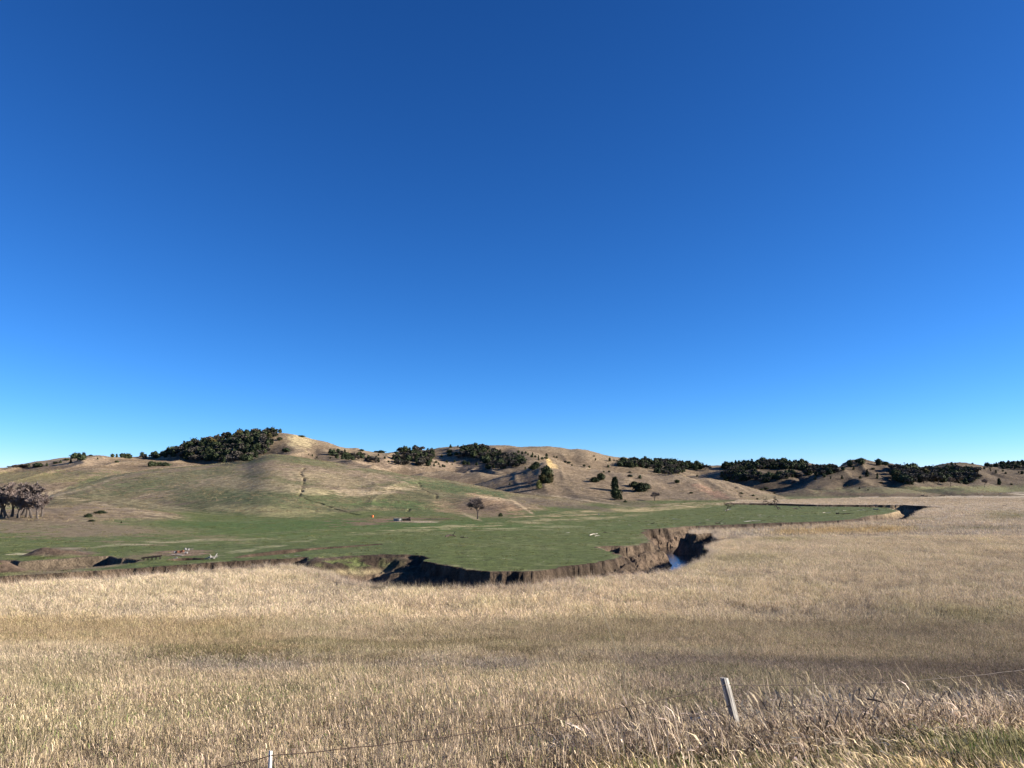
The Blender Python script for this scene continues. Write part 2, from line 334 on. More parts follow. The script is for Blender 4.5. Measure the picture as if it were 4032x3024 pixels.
# ------------------------------------------------------------------ ground colours (dry grass, green grass, bare earth, some painted shading)
U, V = to_uv(XG, YS, ZG)
TAN = np.array([.265, .195, .125]); STRAW = np.array([.36, .275, .165]); BROWN = np.array([.155, .108, .070]); GREEN = np.array([.096, .113, .034])
DGREEN = np.array([.072, .092, .036]); DIRT = np.array([.145, .108, .073]); CLAY = np.array([.118, .081, .055]); PALE = np.array([.42, .36, .22])
def field_tone(x, y):
    """colour and height of the dry grass at a place of the field"""
    x = np.asarray(x, float); y = np.asarray(y, float)
    n1 = fbm(x/7, y/7, 71); n2 = fbm(x/2.2, y/2.2, 72); n3 = fbm(x/28, y/45, 73)
    c = np.ones(x.shape+(3,))*np.array([.61, .495, .36]); hgt = .56+.2*n1+.08*n2
    def mix(m, colr, hh=None):
        nonlocal c, hgt
        m = np.clip(m, 0, 1)[..., None]; c = c*(1-m)+np.array(colr)*m
        if hh is not None: hgt = hgt*(1-m[..., 0])+hh*m[..., 0]
    s = x/np.maximum(y, 1)
    mix(sst(n3, -.1, .5)*.5, (.48, .37, .25))
    mix(sst(n1, .05, .5)*.5, (.40, .33, .21))
    u0, v0 = to_uv(x, np.maximum(y, 6), base(x, y)+.2); w1 = v0+30*n1+42*n2; w2 = u0+220*n1+90*n2
    mix(sst(u0, 2500, 3500)*.55*sst(y, 30, 45)*(1-.75*sst(y, 110, 300)), (.44, .355, .26))
    gold_l = sst(w1, 2395, 2460)*(1-sst(w1, 2530, 2590))*(1-sst(w2, 950, 1300)); mix(gold_l*.6, (.47, .345, .19), .62)
    olive = np.exp(-((w1-2562+.012*(u0-1200))/26)**2)*sst(w2, 250, 700)*(1-sst(w2, 2300, 2700)); mix(olive*.8, (.215, .175, .095), .5)
    mv = np.exp(-((w1-2618)/20)**2)*sst(w2, 560, 760); mix(mv*.75, (.36, .31, .275), .32)
    up = 2500-.085*np.clip(u0-1900, 0, 1200); br = sst(w2, 1750, 2300)*sst(w1, up-45, up+25)*(1-sst(w1, 2590, 2640)); mix(br*.42, (.27, .215, .15), .48)
    rb = sst(w2, 2250, 2750)*sst(w1, up+60, up+140)*(1-sst(y, 26, 30)); mix(rb*.85, (.265, .212, .175), .32)
    mix(sst(u0, 3300, 3900)*sst(w1, 2540, 2640)*.7, (.20, .155, .125), .2)
    for (cu, cv, ru, rv, k) in ((230,2735,110,20,.7),(1180,2745,90,14,.6),(1500,2755,60,14,.5),(140,2420,40,10,.7),(600,2850,80,16,.4),(350,2620,120,10,.4),(90,2960,60,20,.6),(1750,2800,80,14,.4)):
        mix(np.exp(-((u0-cu)/ru)**2-((v0-cv)/rv)**2)*k*(1+n1), (.17, .17, .085), .35)
    far = sst(y, 300, 400)
    mix(far*.9, (.50, .40, .28), .5)
    gold = np.exp(-((v0-2088+.022*(u0-3200))/14)**2)*sst(u0, 2980, 3100)*(1-sst(u0, 3500, 3700))
    mix(gold*.75, (.50, .35, .15), .7)
    for (cu, cv, ru, rv, k) in ((2450,2235,300,7,.5),(2900,2200,180,22,.45),(3050,2125,150,7,.55),(1350,2255,70,14,.5),(1500,2315,200,6,.6),(3980,2026,110,16,.8),(3850,2075,250,7,.5),(3500,2040,250,5,.5),(3800,2430,220,26,.45)):
        mix(np.exp(-((u0-cu)/ru)**2-((v0-cv)/rv)**2)*k*(1+n1), (.25, .22, .12), .4)
    mix(sst(n2, .2, .5)*.38*(y < 120), (.26, .235, .13))
    c = c*(1+.25*n2+.16*n1+.12*n3)[..., None]
    return c, np.clip(hgt, .22, .85)
n1 = fbm(XG/26, YS/26, 81); n2 = fbm(XG/7, YS/7, 82); n3 = fbm(XG/70, YS/50, 83); n4 = fbm(XG/2.2, YS/2.2, 84)
C = np.zeros(XG.shape+(3,))
def blend(C, m, colr):
    m = np.clip(m, 0, 1)[..., None]; return C*(1-m)+np.asarray(colr)*m
dF = poly_sd(XG, YS, FIELD, 40.0)
isfield = (dF+.3*n4 > 0)
hz = INFO['h']; hm = INFO['hm']
C[:] = GREEN
C = blend(C, sst(n2+.35*n4, .12, .5)*.3, (.17, .17, .075))
C = blend(C, sst(n1, .0, .5)*.35, DGREEN)
C = blend(C, sst(n4, .25, .6)*.2, (.25, .235, .12))
# hills: dry grass, greener on the near hill
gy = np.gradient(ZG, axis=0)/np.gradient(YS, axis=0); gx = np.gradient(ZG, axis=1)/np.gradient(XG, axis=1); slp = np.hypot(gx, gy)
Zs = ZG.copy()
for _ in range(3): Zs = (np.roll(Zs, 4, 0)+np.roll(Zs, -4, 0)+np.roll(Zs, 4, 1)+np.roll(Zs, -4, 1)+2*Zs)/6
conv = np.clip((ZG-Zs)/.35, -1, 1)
HC = np.ones_like(C)*TAN*.92
HC = blend(HC, sst(n3+.4*n1, -.25, .4)*.7, BROWN)
HC = blend(HC, sst(n2+.5*n4, .05, .55)*.55, STRAW)
zA = HILL_A.z(SS, np.maximum(YS, 5))
onA = sst(zA-INFO['h'], -2.2, -.6)*(YS < 470)
crestA = np.interp(SS, S_LUT, HILL_A.yc)
grA = onA*np.exp(-((U-1100)/1000.)**2)
gm_ = np.clip(sst(n1+.5*n3+.5*n2+.74-.015*ZG, .1, .8)+.55*np.exp(-((YS-crestA+12)/22)**2), 0, 1)*grA
HC = blend(HC, sst(slp, .12, .34)*(1-grA)*.6, (.165, .118, .078)); HC = blend(HC, np.clip(conv, 0, 1)*.55, (.38, .29, .18)); HC = blend(HC, np.clip(-conv, 0, 1)*.35, (.13, .10, .06))  # sparser steep slopes, darker hollows, pale crests: partly relief shading painted in
HC = blend(HC, (hm > 0)*(1-onA)*sst(YS, 240, 330)*.3, TAN*np.array([1.02, .95, .92]))
HC = blend(HC, gm_*.85, (.112, .126, .046))
HC = blend(HC, sst(n2+.6*n4, .15, .5)*grA*.4, (.27, .22, .125))
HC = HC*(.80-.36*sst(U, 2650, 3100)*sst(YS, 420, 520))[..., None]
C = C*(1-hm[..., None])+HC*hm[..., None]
n5 = fbm(XG/4, YS/2.0, 85)
def patch(cu, cv, ru, rv, colr, k=1.0, ang=0.0, w=1.0):
    global C
    ca, sa = math.cos(R(ang)), math.sin(R(ang))
    du = (U-cu); dv = (V-cv); a = (du*ca+dv*sa)/ru; b = (-du*sa+dv*ca)/rv
    q = a*a+b*b+w*(.9*n4+.5*n2)+(3.4*n5+.5 if rv < 11 and w > .35 else .6*n5)
    C = blend(C, (1-sst(q, .45, 1.35))*k, colr)
patch(300,2075,420,55,(.215,.155,.10),.85,2); patch(600,2075,330,28,(.22,.165,.095),.6,8)
patch(150,1960,330,14,STRAW,.8,-14); patch(560,1985,200,16,(.26,.21,.11),.7,8)
patch(120,1880,260,22,(.22,.19,.08),.7); patch(330,1860,200,9,(.12,.13,.05),.5)
patch(420,1990,300,8,STRAW,.7,10); patch(1000,2122,500,7,PALE,.25,-2); patch(780,2110,300,9,(.16,.16,.065),.6,-4)
patch(1420,1940,120,16,STRAW*1.15,.95,0); patch(1230,1935,80,14,(.40,.32,.17),.8); patch(1060,2010,230,22,(.27,.23,.11),.7,3)
patch(1580,1922,70,10,STRAW*1.1,.9); patch(1500,1880,260,14,TAN,.6,8); patch(900,1900,280,34,(.27,.21,.125),.75,5); patch(1100,1860,180,28,TAN,.6,5)
patch(1320,1890,160,24,(.29,.225,.13),.7,8); patch(350,1900,90,14,(.11,.13,.05),.7,-20)
patch(1800,1925,230,20,(.082,.105,.038),.85,9); patch(1000,1960,420,26,(.12,.13,.055),.6,5,2); patch(620,1900,260,26,(.115,.125,.052),.6,-8,2); patch(1650,1990,300,16,(.085,.115,.038),.8,3); patch(1150,2060,500,14,(.09,.12,.038),.8)
patch(1500,2068,700,22,(.072,.110,.028),.75,0,.5); patch(900,2085,500,22,(.08,.115,.03),.7,4,.5); patch(500,2118,420,10,(.08,.115,.03),.7,-2,.4)
patch(1560,2046,200,9,(.20,.125,.08),.95,-1,.4); patch(1640,2054,110,4,(.36,.28,.19),.9,1,.3); patch(1440,2060,130,7,(.19,.12,.08),.9,-3,.4)
patch(1850,2000,160,30,(.28,.19,.11),.8,4); patch(1960,1990,120,26,(.30,.20,.115),.9,20); patch(1855,2034,45,6,STRAW,.7,22,.3)
patch(1800,2075,260,7,(.34,.29,.15),.8,-3); patch(2150,2052,300,8,(.36,.29,.155),.75,-4); patch(2100,2078,220,6,(.32,.28,.15),.7,-2)
patch(2480,2008,260,8,(.50,.375,.20),.95,-3,.5); patch(2750,1985,300,6,(.42,.31,.18),.9,-2,.5); patch(2250,2028,130,4,(.48,.35,.20),.8,-2,.5)
patch(2165,1824,22,10,(.58,.40,.17),1,60,.3); patch(2185,1835,16,8,(.52,.36,.17),.9,30,.3)
patch(2130,1978,130,13,(.135,.10,.068),.85,8,.6); patch(2260,1990,170,11,(.14,.105,.07),.8,8,.6); patch(2420,1975,190,16,(.15,.112,.072),.75,5,.8); patch(2650,1950,160,16,(.15,.112,.075),.7,5); patch(2250,1920,110,34,(.14,.105,.07),.7,30)  # spur faces browned darker, shading of the folds put into the colour
patch(1900,2010,110,22,(.19,.13,.082),.8,8,.6); patch(1935,1962,70,6,(.40,.29,.18),.9,6,.3); patch(2055,1995,60,5,(.38,.28,.17),.9,33,.3); patch(2250,1962,230,4,(.33,.25,.16),.8,8,.3)  # shaded spur face, then crest highlights painted as straw streaks
patch(2600,2075,500,6,(.10,.13,.045),.5)
patch(3150,1955,220,12,(.15,.13,.07),.5); patch(3600,1930,400,14,(.16,.145,.07),.75); patch(3900,1925,300,14,(.13,.13,.055),.7)
patch(2800,1935,70,14,(.33,.19,.12),.6,20); patch(300,1818,150,18,(.36,.26,.17),.6); patch(1700,1820,300,30,(.30,.215,.145),.7)
patch(1180,1735,60,30,(.40,.315,.175),.8); patch(240,2175,140,22,DIRT*1.1,.9,0,.3); patch(700,2180,135,13,(.20,.135,.09),.97,-2,.4)
patch(350,2225,260,22,(.20,.145,.09),.75,-8,.5); patch(60,2182,60,8,PALE,.8); patch(490,2195,40,10,(.06,.11,.025),.7)
patch(1050,2155,170,6,PALE,.35,-9,.8); patch(560,2140,260,4,PALE,.3,-4)
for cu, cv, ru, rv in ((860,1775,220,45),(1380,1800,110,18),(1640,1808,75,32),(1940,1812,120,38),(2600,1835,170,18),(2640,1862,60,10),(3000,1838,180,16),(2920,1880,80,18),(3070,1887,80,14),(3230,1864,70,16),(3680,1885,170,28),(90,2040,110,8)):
    patch(cu, cv, ru, rv, (.085, .066, .046), .8)  # dark litter under the woods; last patch paints the cottonwood grove's shadow
dch = INFO['dch']; 
bankm = sst(dch, -.05, .25)
BC = np.ones_like(C)*CLAY*1.1
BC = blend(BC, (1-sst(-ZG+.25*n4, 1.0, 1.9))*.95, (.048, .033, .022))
BC = blend(BC, sst(n4+.5*n2, -.1, .5)*.6, (.13, .09, .06)); BC = blend(BC, sst(n2, .1, .5)*.4, (.155, .112, .074))
inner = np.exp(-((U-1380)/150)**2-((V-2222)/34)**2)
BC = blend(BC, np.clip(inner*1.5, 0, 1)*sst(n4+n2, -.5, .1)*sst(dch, .6, 1.5)*.9, (.115, .13, .045)); BC = blend(BC, np.exp(-((U-1400)/130)**2-((V-2252)/12)**2)*.7, (.34, .27, .15))
BC = blend(BC, np.exp(-((U-3510)/60)**2-((V-2015)/18)**2), (.33, .24, .14))
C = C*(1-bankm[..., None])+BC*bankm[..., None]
edge = np.exp(-((dch+.5)/.5)**2)*(~isfield)
C = blend(C, edge*.35*sst(n2+n4, -.1, .5), (.27, .22, .13))
for k, w in (('gul', .1), ('pit', .1)):
    C = blend(C, sst(INFO[k], -.1, .3)*.92, CLAY*(1+.25*n4[..., None])*(.5 if k == 'gul' else .95))
for P in TRAIL_W:
    td = line_d(XG, YS, P)+.3*n4; C = blend(C, (1-sst(td, .2, .8))*.35, (.085, .085, .04)); C = blend(C, (1-sst(np.abs(td-1.6), .3, 1.0))*.25, (.33, .27, .15))
C = blend(C, (1-sst(INFO['crack'], .0, .42)), (.08, .06, .04))
C = blend(C, INFO['dirt'], CLAY*1.05)
fc, fh = field_tone(XG, YS)
fm = isfield & (dch < .2) & (YS < 900) & (hm < .6)
gsoil = fc*.36
vg = sst((XG-3.2)*0.4654-(YS-11.0)*0.8851, .1, .6)*(YS < 60); gsoil = gsoil*(1-vg[..., None])+np.array([.085, .075, .045])*vg[..., None]
gsoil = np.where((YS > 90)[..., None], fc*(.45+.30*sst(YS, 90, 260)[..., None]), gsoil)
C = np.where(fm[..., None], gsoil, C)
C = np.clip(C, .01, .8)

def grid_obj(name, mask, m, smooth=True, CC=None):
    """link the quads picked by mask as one mesh of the land"""
    nr, nc = XG.shape
    q = np.nonzero(mask.ravel())[0]; r = q//(nc-1); c = q % (nc-1); a = r*nc+c
    F4 = np.stack([a, a+1, a+nc+1, a+nc], 1)
    used, inv = np.unique(F4.ravel(), return_inverse=True)
    co = np.stack([XG.ravel()[used], YS.ravel()[used], ZG.ravel()[used]], 1).astype(np.float32)
    me = bpy.data.meshes.new(name)
    me.vertices.add(len(used)); me.vertices.foreach_set('co', co.ravel())
    me.loops.add(F4.size); me.loops.foreach_set('vertex_index', inv.astype(np.int32))
    me.polygons.add(len(F4)); me.polygons.foreach_set('loop_start', np.arange(0, F4.size, 4, dtype=np.int32))
    me.update(calc_edges=True)
    ca = me.color_attributes.new('Col', 'FLOAT_COLOR', 'POINT')
    cc = np.ones((len(used), 4), np.float32); cc[:, :3] = (C if CC is None else CC).reshape(-1, 3)[used]
    ca.data.foreach_set('color', cc.ravel())
    me.polygons.foreach_set('use_smooth', np.full(len(F4), smooth))
    me.materials.append(m)
    o = bpy.data.objects.new(name, me); col.objects.link(o); o['kind'] = 'structure'
    return o
CBK = np.clip(BC, .01, .8)
pm = (INFO['pit'] > -.5)[..., None]|(INFO['dirt'] > .1)[..., None]
CBK = np.where(pm & (INFO['dch'] < -2)[..., None], np.array([.115, .086, .058])*(1+.35*n4[..., None]), CBK)
def qmax(a): return np.maximum(np.maximum(a[:-1, :-1], a[1:, :-1]), np.maximum(a[:-1, 1:], a[1:, 1:]))
def quad(a): return (a[:-1, :-1]+a[1:, :-1]+a[:-1, 1:]+a[1:, 1:])/4
qd = qmax(np.maximum(np.maximum(dch, INFO['gul']), np.where(INFO['pit'] > 0, INFO['pit'], -9))); qf = quad(isfield.astype(float)); qh = quad(hm)
mb = qd > 0.0; mf = (~mb) & (qf > .5); mh = (~mb) & (~mf) & (qh > .5); mp_ = ~(mb | mf | mh)
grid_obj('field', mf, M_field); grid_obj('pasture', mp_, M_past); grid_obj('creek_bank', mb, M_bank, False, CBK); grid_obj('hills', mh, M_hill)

def new_obj(name, verts, faces, mats, parent=None, midx=None, smooth=False):
    me = bpy.data.meshes.new(name); me.from_pydata([tuple(map(float, v)) for v in verts], [], faces)
    for m in (mats if isinstance(mats, (list, tuple)) else [mats]): me.materials.append(m)
    if midx is not None: me.polygons.foreach_set('material_index', midx)
    if smooth: me.polygons.foreach_set('use_smooth', [True]*len(me.polygons))
    me.update()
    o = bpy.data.objects.new(name, me); col.objects.link(o)
    if parent: o.parent = parent
    return o
def tag(o, label=None, cat=None, group=None, kind=None):
    if label: o['label'] = label
    if cat: o['category'] = cat
    if group: o['group'] = group
    if kind: o['kind'] = kind
    return o
def empty(name, loc, rz=0.0, sc_=1.0):
    o = bpy.data.objects.new(name, None); col.objects.link(o); o.location = loc; o.rotation_euler = (0, 0, rz); o.scale = (sc_,)*3
    o.empty_display_size = .2; return o

# gravel road the photographer stands on
m, n, l, b = mat('road_gravel'); t = tex(n, l, 14, 8, .8); r_ = ramp(n, l, t.outputs[0], [(.3, (.16, .14, .12)), (.7, (.34, .30, .25))]); l.new(r_.outputs[0], b.inputs['Base Color'])
rv, rf = [], []
for i in range(41):
    for j, (yy, zz) in enumerate(((-60, 3.0), (-12, 6.7), (-9.5, 6.92), (-4, 7.0), (1.6, 6.93))): rv.append((-200+i*10, yy, zz))
for i in range(40):
    for j in range(4): a = i*5+j; rf.append((a, a+5, a+6, a+1))
tag(new_obj('road', rv, rf, m), kind='structure')
# creek water
m, n, l, b = mat('creek_water'); b.inputs['Base Color'].default_value = (.05, .045, .035, 1); b.inputs['Roughness'].default_value = .12; b.inputs['Specular IOR Level'].default_value = .3
t = tex(n, l, 3.5, 4); bp = n.new('ShaderNodeBump'); bp.inputs['Strength'].default_value = .12; bp.inputs['Distance'].default_value = .1; l.new(t.outputs[0], bp.inputs['Height']); l.new(bp.outputs[0], b.inputs['Normal'])
x0, y0 = on_plane(2560, 2140); 
tag(new_obj('creek_water', [(-60,60,-3.35),(30,60,-3.35),(62,150,-3.35),(-20,150,-3.35)], [(0,1,2,3)], m), kind='structure')

# ------------------------------------------------------------------ grass
def grass_mat(name, trans=.3):
    m = bpy.data.materials.new(name); m.use_nodes = True; n = m.node_tree.nodes; l = m.node_tree.links
    n.remove(n['Principled BSDF'])
    at = n.new('ShaderNodeAttribute'); at.attribute_type = 'INSTANCER'; at.attribute_name = 'gcol'
    bv = n.new('ShaderNodeAttribute'); bv.attribute_name = 'tint'
    c = mulc(n, l, at.outputs['Color'], bv.outputs['Color'])
    d = n.new('ShaderNodeBsdfDiffuse'); tr = n.new('ShaderNodeBsdfTranslucent'); mx = n.new('ShaderNodeMixShader'); mx.inputs[0].default_value = trans
    l.new(c, d.inputs[0]); l.new(c, tr.inputs[0]); l.new(d.outputs[0], mx.inputs[1]); l.new(tr.outputs[0], mx.inputs[2])
    l.new(mx.outputs[0], n['Material Output'].inputs[0]); return m
M_grass = grass_mat('grass_blades', .25)
def stroke_clump(name, ns, rad, hgt, ln, wid, stems=6, lean=(-.10, 0), spread=.3, greenish=.05, seed=0, lo=0.0, ct=0):
    r = random.Random(seed); V_, F_, T_ = [], [], []
    def strip(pts, w0, tc, fa):
        wx, wy = math.cos(fa)*w0/2, math.sin(fa)*w0/2; b0 = len(V_); K = len(pts)
        for k, (x, y, z) in enumerate(pts):
            tw = (.55, 1.0, .15)[k] if K == 3 else (1-.7*k/(K-1))
            V_.extend([(x-wx*tw, y-wy*tw, z), (x+wx*tw, y+wy*tw, z)]); T_.extend([tc, tc])
        for k in range(K-1): p = b0+2*k; F_.append((p, p+1, p+3, p+2))
    def tint():
        tn = r.choice([.28, .45, .7, 1.0, 1.3, 1.6] if ct else [.34, .52, .75, 1.0, 1.15, 1.4])+lo
        return (.40, .60, .30) if r.random() < greenish else (tn, tn*r.uniform(.95, 1.02), tn*r.uniform(.82, 1.05))
    for i in range(stems):
        a = r.uniform(0, 6.28); q = rad*math.sqrt(r.random()); x, y = q*math.cos(a), q*math.sin(a); h = hgt*r.uniform(.7, 1.25)
        lx = lean[0]+r.gauss(0, .12); ly = lean[1]+r.gauss(0, .12)
        strip([(x, y, 0), (x+lx*h*.4, y+ly*h*.4, h*.5), (x+lx*h, y+ly*h, h)], wid*.5, tint(), r.uniform(0, 3.14))
    for i in range(ns):
        a = r.uniform(0, 6.28); q = rad*math.sqrt(r.random()); x, y = q*math.cos(a), q*math.sin(a)
        z = hgt*max(.02, r.betavariate(1.6, 1.5)*.85); L = ln*r.uniform(.5, 1.4)
        lx = lean[0]+r.gauss(0, spread); ly = lean[1]+r.gauss(0, spread); c1 = r.gauss(0, .22); c2 = r.uniform(.35, 1)
        strip([(x+lx*z, y+ly*z, z), (x+lx*z+lx*L*.5, y+ly*z+ly*L*.5, z+L*.55), (x+lx*z+(lx+c1)*L, y+ly*z+ly*L, z+L*c2)], wid*r.uniform(.6, 1.4), tint(), r.uniform(0, 3.14))
    me = bpy.data.meshes.new(name); me.from_pydata(V_, [], F_); me.materials.append(M_grass)
    ca = me.color_attributes.new('tint', 'FLOAT_COLOR', 'POINT'); arr = np.ones((len(V_), 4), np.float32); arr[:, :3] = T_
    ca.data.foreach_set('color', arr.ravel()); me.update()
    return bpy.data.objects.new(name, me)
def clump(name, nb, rad, hgt, wid, lean=(-.10, 0), spread=.25, curl=.0, seg=3, greenish=0.0, seed=0, tipdrop=0.15, head=0.0):
    r = random.Random(seed); V_, F_, T_ = [], [], []
    for i in range(nb):
        a = r.uniform(0, 2*math.pi); q = rad*math.sqrt(r.random()); bx, by = q*math.cos(a), q*math.sin(a)
        h = hgt*r.uniform(.45, 1.1); lx = lean[0]+r.gauss(0, spread); ly = lean[1]+r.gauss(0, spread)
        fa = r.uniform(0, math.pi); w = wid*r.uniform(.6, 1.3); wx, wy = math.cos(fa)*w/2, math.sin(fa)*w/2
        tn = r.choice([.55, .75, .9, 1.0, 1.1, 1.3]); 
        tc = (tn, tn*r.uniform(.95, 1.03), tn*r.uniform(.85, 1.08))
        if r.random() < greenish: tc = (.38, .62, .28)
        base_i = len(V_); drop = r.uniform(0, curl)
        for k in range(seg+1):
            f = k/seg; z = h*(f-drop*f*f*f*1.2); ex = f*f
            tw = 1-f*.85 if k < seg else .15
            if head and f > .6: tw = head
            x = bx+lx*h*(f*.5+ex*.7)+lx*drop*h*ex*1.5; y = by+ly*h*(f*.5+ex*.7)+ly*drop*h*ex*1.5
            V_ += [(x-wx*tw, y-wy*tw, z), (x+wx*tw, y+wy*tw, z)]; T_ += [tc, tc]
        for k in range(seg):
            p = base_i+2*k; F_.append((p, p+1, p+3, p+2))
    me = bpy.data.meshes.new(name); me.from_pydata(V_, [], F_); me.materials.append(M_grass)
    ca = me.color_attributes.new('tint', 'FLOAT_COLOR', 'POINT'); arr = np.ones((len(V_), 4), np.float32); arr[:, :3] = T_
    ca.data.foreach_set('color', arr.ravel()); me.update()
    return bpy.data.objects.new(name, me)
def scatter(name, srcs, P, rot, scl, idx, gcol, label=None, cat=None):
    cl = bpy.data.collections.new(name+'_sources')
    for k, o in enumerate(srcs):
        o.name = '%s_source_%03d' % (name, k); cl.objects.link(o)
    me = bpy.data.meshes.new(name); me.vertices.add(len(P)); me.vertices.foreach_set('co', P.astype(np.float32).ravel())
    def fa(nm, typ, arr, key):
        a = me.attributes.new(nm, typ, 'POINT'); a.data.foreach_set(key, arr)
    fa('rot', 'FLOAT_VECTOR', rot.astype(np.float32).ravel(), 'vector'); fa('scl', 'FLOAT_VECTOR', scl.astype(np.float32).ravel(), 'vector')
    fa('idx', 'INT', idx.astype(np.int32), 'value')
    g4 = np.ones((len(P), 4), np.float32); g4[:, :3] = gcol; fa('gcol', 'FLOAT_COLOR', g4.ravel(), 'color')
    o = bpy.data.objects.new(name, me); col.objects.link(o)
    ng = bpy.data.node_groups.new(name+'_nodes', 'GeometryNodeTree')
    ng.interface.new_socket('Geometry', in_out='INPUT', socket_type='NodeSocketGeometry'); ng.interface.new_socket('Geometry', in_out='OUTPUT', socket_type='NodeSocketGeometry')
    N = ng.nodes; L = ng.links; gi = N.new('NodeGroupInput'); go = N.new('NodeGroupOutput')
    iop = N.new('GeometryNodeInstanceOnPoints'); ci = N.new('GeometryNodeCollectionInfo'); ci.inputs['Collection'].default_value = cl
    ci.inputs['Separate Children'].default_value = True; ci.inputs['Reset Children'].default_value = True
    def na(nm, typ):
        q = N.new('GeometryNodeInputNamedAttribute'); q.data_type = typ; q.inputs['Name'].default_value = nm; return q.outputs['Attribute']
    L.new(gi.outputs[0], iop.inputs['Points']); L.new(ci.outputs[0], iop.inputs['Instance']); iop.inputs['Pick Instance'].default_value = True
    L.new(na('idx', 'INT'), iop.inputs['Instance Index']); L.new(na('rot', 'FLOAT_VECTOR'), iop.inputs['Rotation']); L.new(na('scl', 'FLOAT_VECTOR'), iop.inputs['Scale'])
    L.new(iop.outputs[0], go.inputs[0])
    md = o.modifiers.new('scatter', 'NODES'); md.node_group = ng
    tag(o, label, cat, kind='stuff'); return o
def sample(n, y0, y1, smin=None, smax_=None):
    smin = -.72 if smin is None else smin; smax_ = (.92 if y0 < 10 else .76) if smax_ is None else smax_
    y = np.sqrt(rng.uniform(y0*y0, y1*y1, n)); s = rng.uniform(smin, smax_, n); return s*y, y
FL_A, FL_B = np.array([-2.6, 7.95]), np.array([3.2, 11.0])
fdir = (FL_B-FL_A)/np.linalg.norm(FL_B-FL_A); fnor = np.array([fdir[1], -fdir[0]])      # fnor points to the camera side
def fence_side(x, y): return (x-FL_B[0])*fnor[0]+(y-FL_B[1])*fnor[1]
def in_field(x, y, mrg=.15):
    d = poly_sd(x, y, FIELD, 40.0); c = poly_sd(x, y, CHANNEL)
    return (d > 0) & (c < -mrg+.25*noise(x*.55, y*.55, 41))
def finish(x, y, hgt_scale, base_h, cc, nv, keep=None, zoff=0, leanr=.12, wide=1.0):
    z = ground(x, y)+zoff; n = len(x)
    rot = np.stack([rng.normal(0, leanr, n)+.55*fbm(x/5, y/5, 13), rng.normal(0, leanr, n)+.45*fbm(x/5, y/5, 14), rng.uniform(-.6, .6, n)], 1)
    q = rng.uniform(.75, 1.25, n); sc3 = np.stack([q*wide, q*wide, hgt_scale/base_h*rng.uniform(.8, 1.2, n)], 1)
    return np.stack([x, y, z], 1), rot, sc3, rng.integers(0, nv, n), cc
# dry field grass, near part of the field
src = [stroke_clump('tuft', 74, .21, .52, .11, .0082, 14, (-.10, 0), .26, .07, 100+k) for k in range(8)]
x, y = sample(58000, 8.2, 46); 
dens = np.clip(1.15-.012*y, .5, 1)*(1-.55*sst(x/y, .2, .5)*(1-sst(y, 21.5, 25))*sst(y, 13, 16)); k = (rng.random(len(x)) < dens) & (fence_side(x, y) < .7)
x, y = x[k], y[k]; cc, hh = field_tone(x, y)
near_h = np.where(y < 19, .52+.1*fbm(x/3, y/3, 9), hh); hh = np.where(cc[:, 0] < .385, np.minimum(hh, near_h), near_h)
scatter('field_grass', src, *finish(x, y, hh, .6, cc*rng.uniform(.82, 1.18, (len(x), 1)), 8, wide=1.0), label='dry tan grass standing thick over the near field', cat='grass')
src = [stroke_clump('tuft', 38, .40, .58, .22, .017, 16, (-.10, 0), .2, .05, 200+k, lo=.22) for k in range(6)]
x, y = sample(52000, 44, 125); k = in_field(x, y); x, y = x[k], y[k]; cc, hh = field_tone(x, y)
hh = hh*(1-.35*np.exp(-np.clip(poly_sd(x, y, FIELD, 40.0)-.5, 0, 40)/3)); scatter('meadow_grass', src, *finish(x, y, hh, .62, cc*rng.uniform(.92, 1.08, (len(x), 1)), 6), label='pale dry grass on the field up to the creek', cat='grass')
src = [clump('tuft', 26, .9, .6, .06, (-.08, 0), .14, .15, 2, .02, 300+k) for k in range(5)]
x, y = sample(90000, 120, 480); k = in_field(x, y, .5) & (rng.random(len(x)) < 1.15-.0016*y); x, y = x[k], y[k]; cc, hh = field_tone(x, y)
scatter('distant_grass', src, *finish(x, y, hh*.8, .6, cc*rng.uniform(.88, 1.12, (len(x), 1)), 5, leanr=.06), label='pale dry grass covering the field beyond the creek bend', cat='grass')
# fringe along the creek's field edge: taller thin stalks
lip = np.array(W(FIELD_LIP)); seg = np.hypot(*(lip[1:]-lip[:-1]).T); pr = seg/np.maximum(lip[1:, 1], 60); pr /= pr.sum()
i = rng.choice(len(seg), 9000, p=pr); q = rng.random(9000); p = lip[i]*(1-q[:, None])+lip[i+1]*q[:, None]+rng.normal(0, .55, (9000, 2))
x, y = p.T; k = in_field(x, y, 0.0) & (y < 200); x, y = x[k], y[k]; cc, hh = field_tone(x, y)
src = [clump('tuft', 14, .22, .85, .016, (-.14, 0), .12, .1, 3, 0, 400+k) for k in range(4)]
scatter('bank_edge_grass', src, *finish(x, y, .62+.14*rng.normal(size=len(x)), .85, cc*1.0, 4), label='tall dry stalks along the lip of the creek bank', cat='grass')
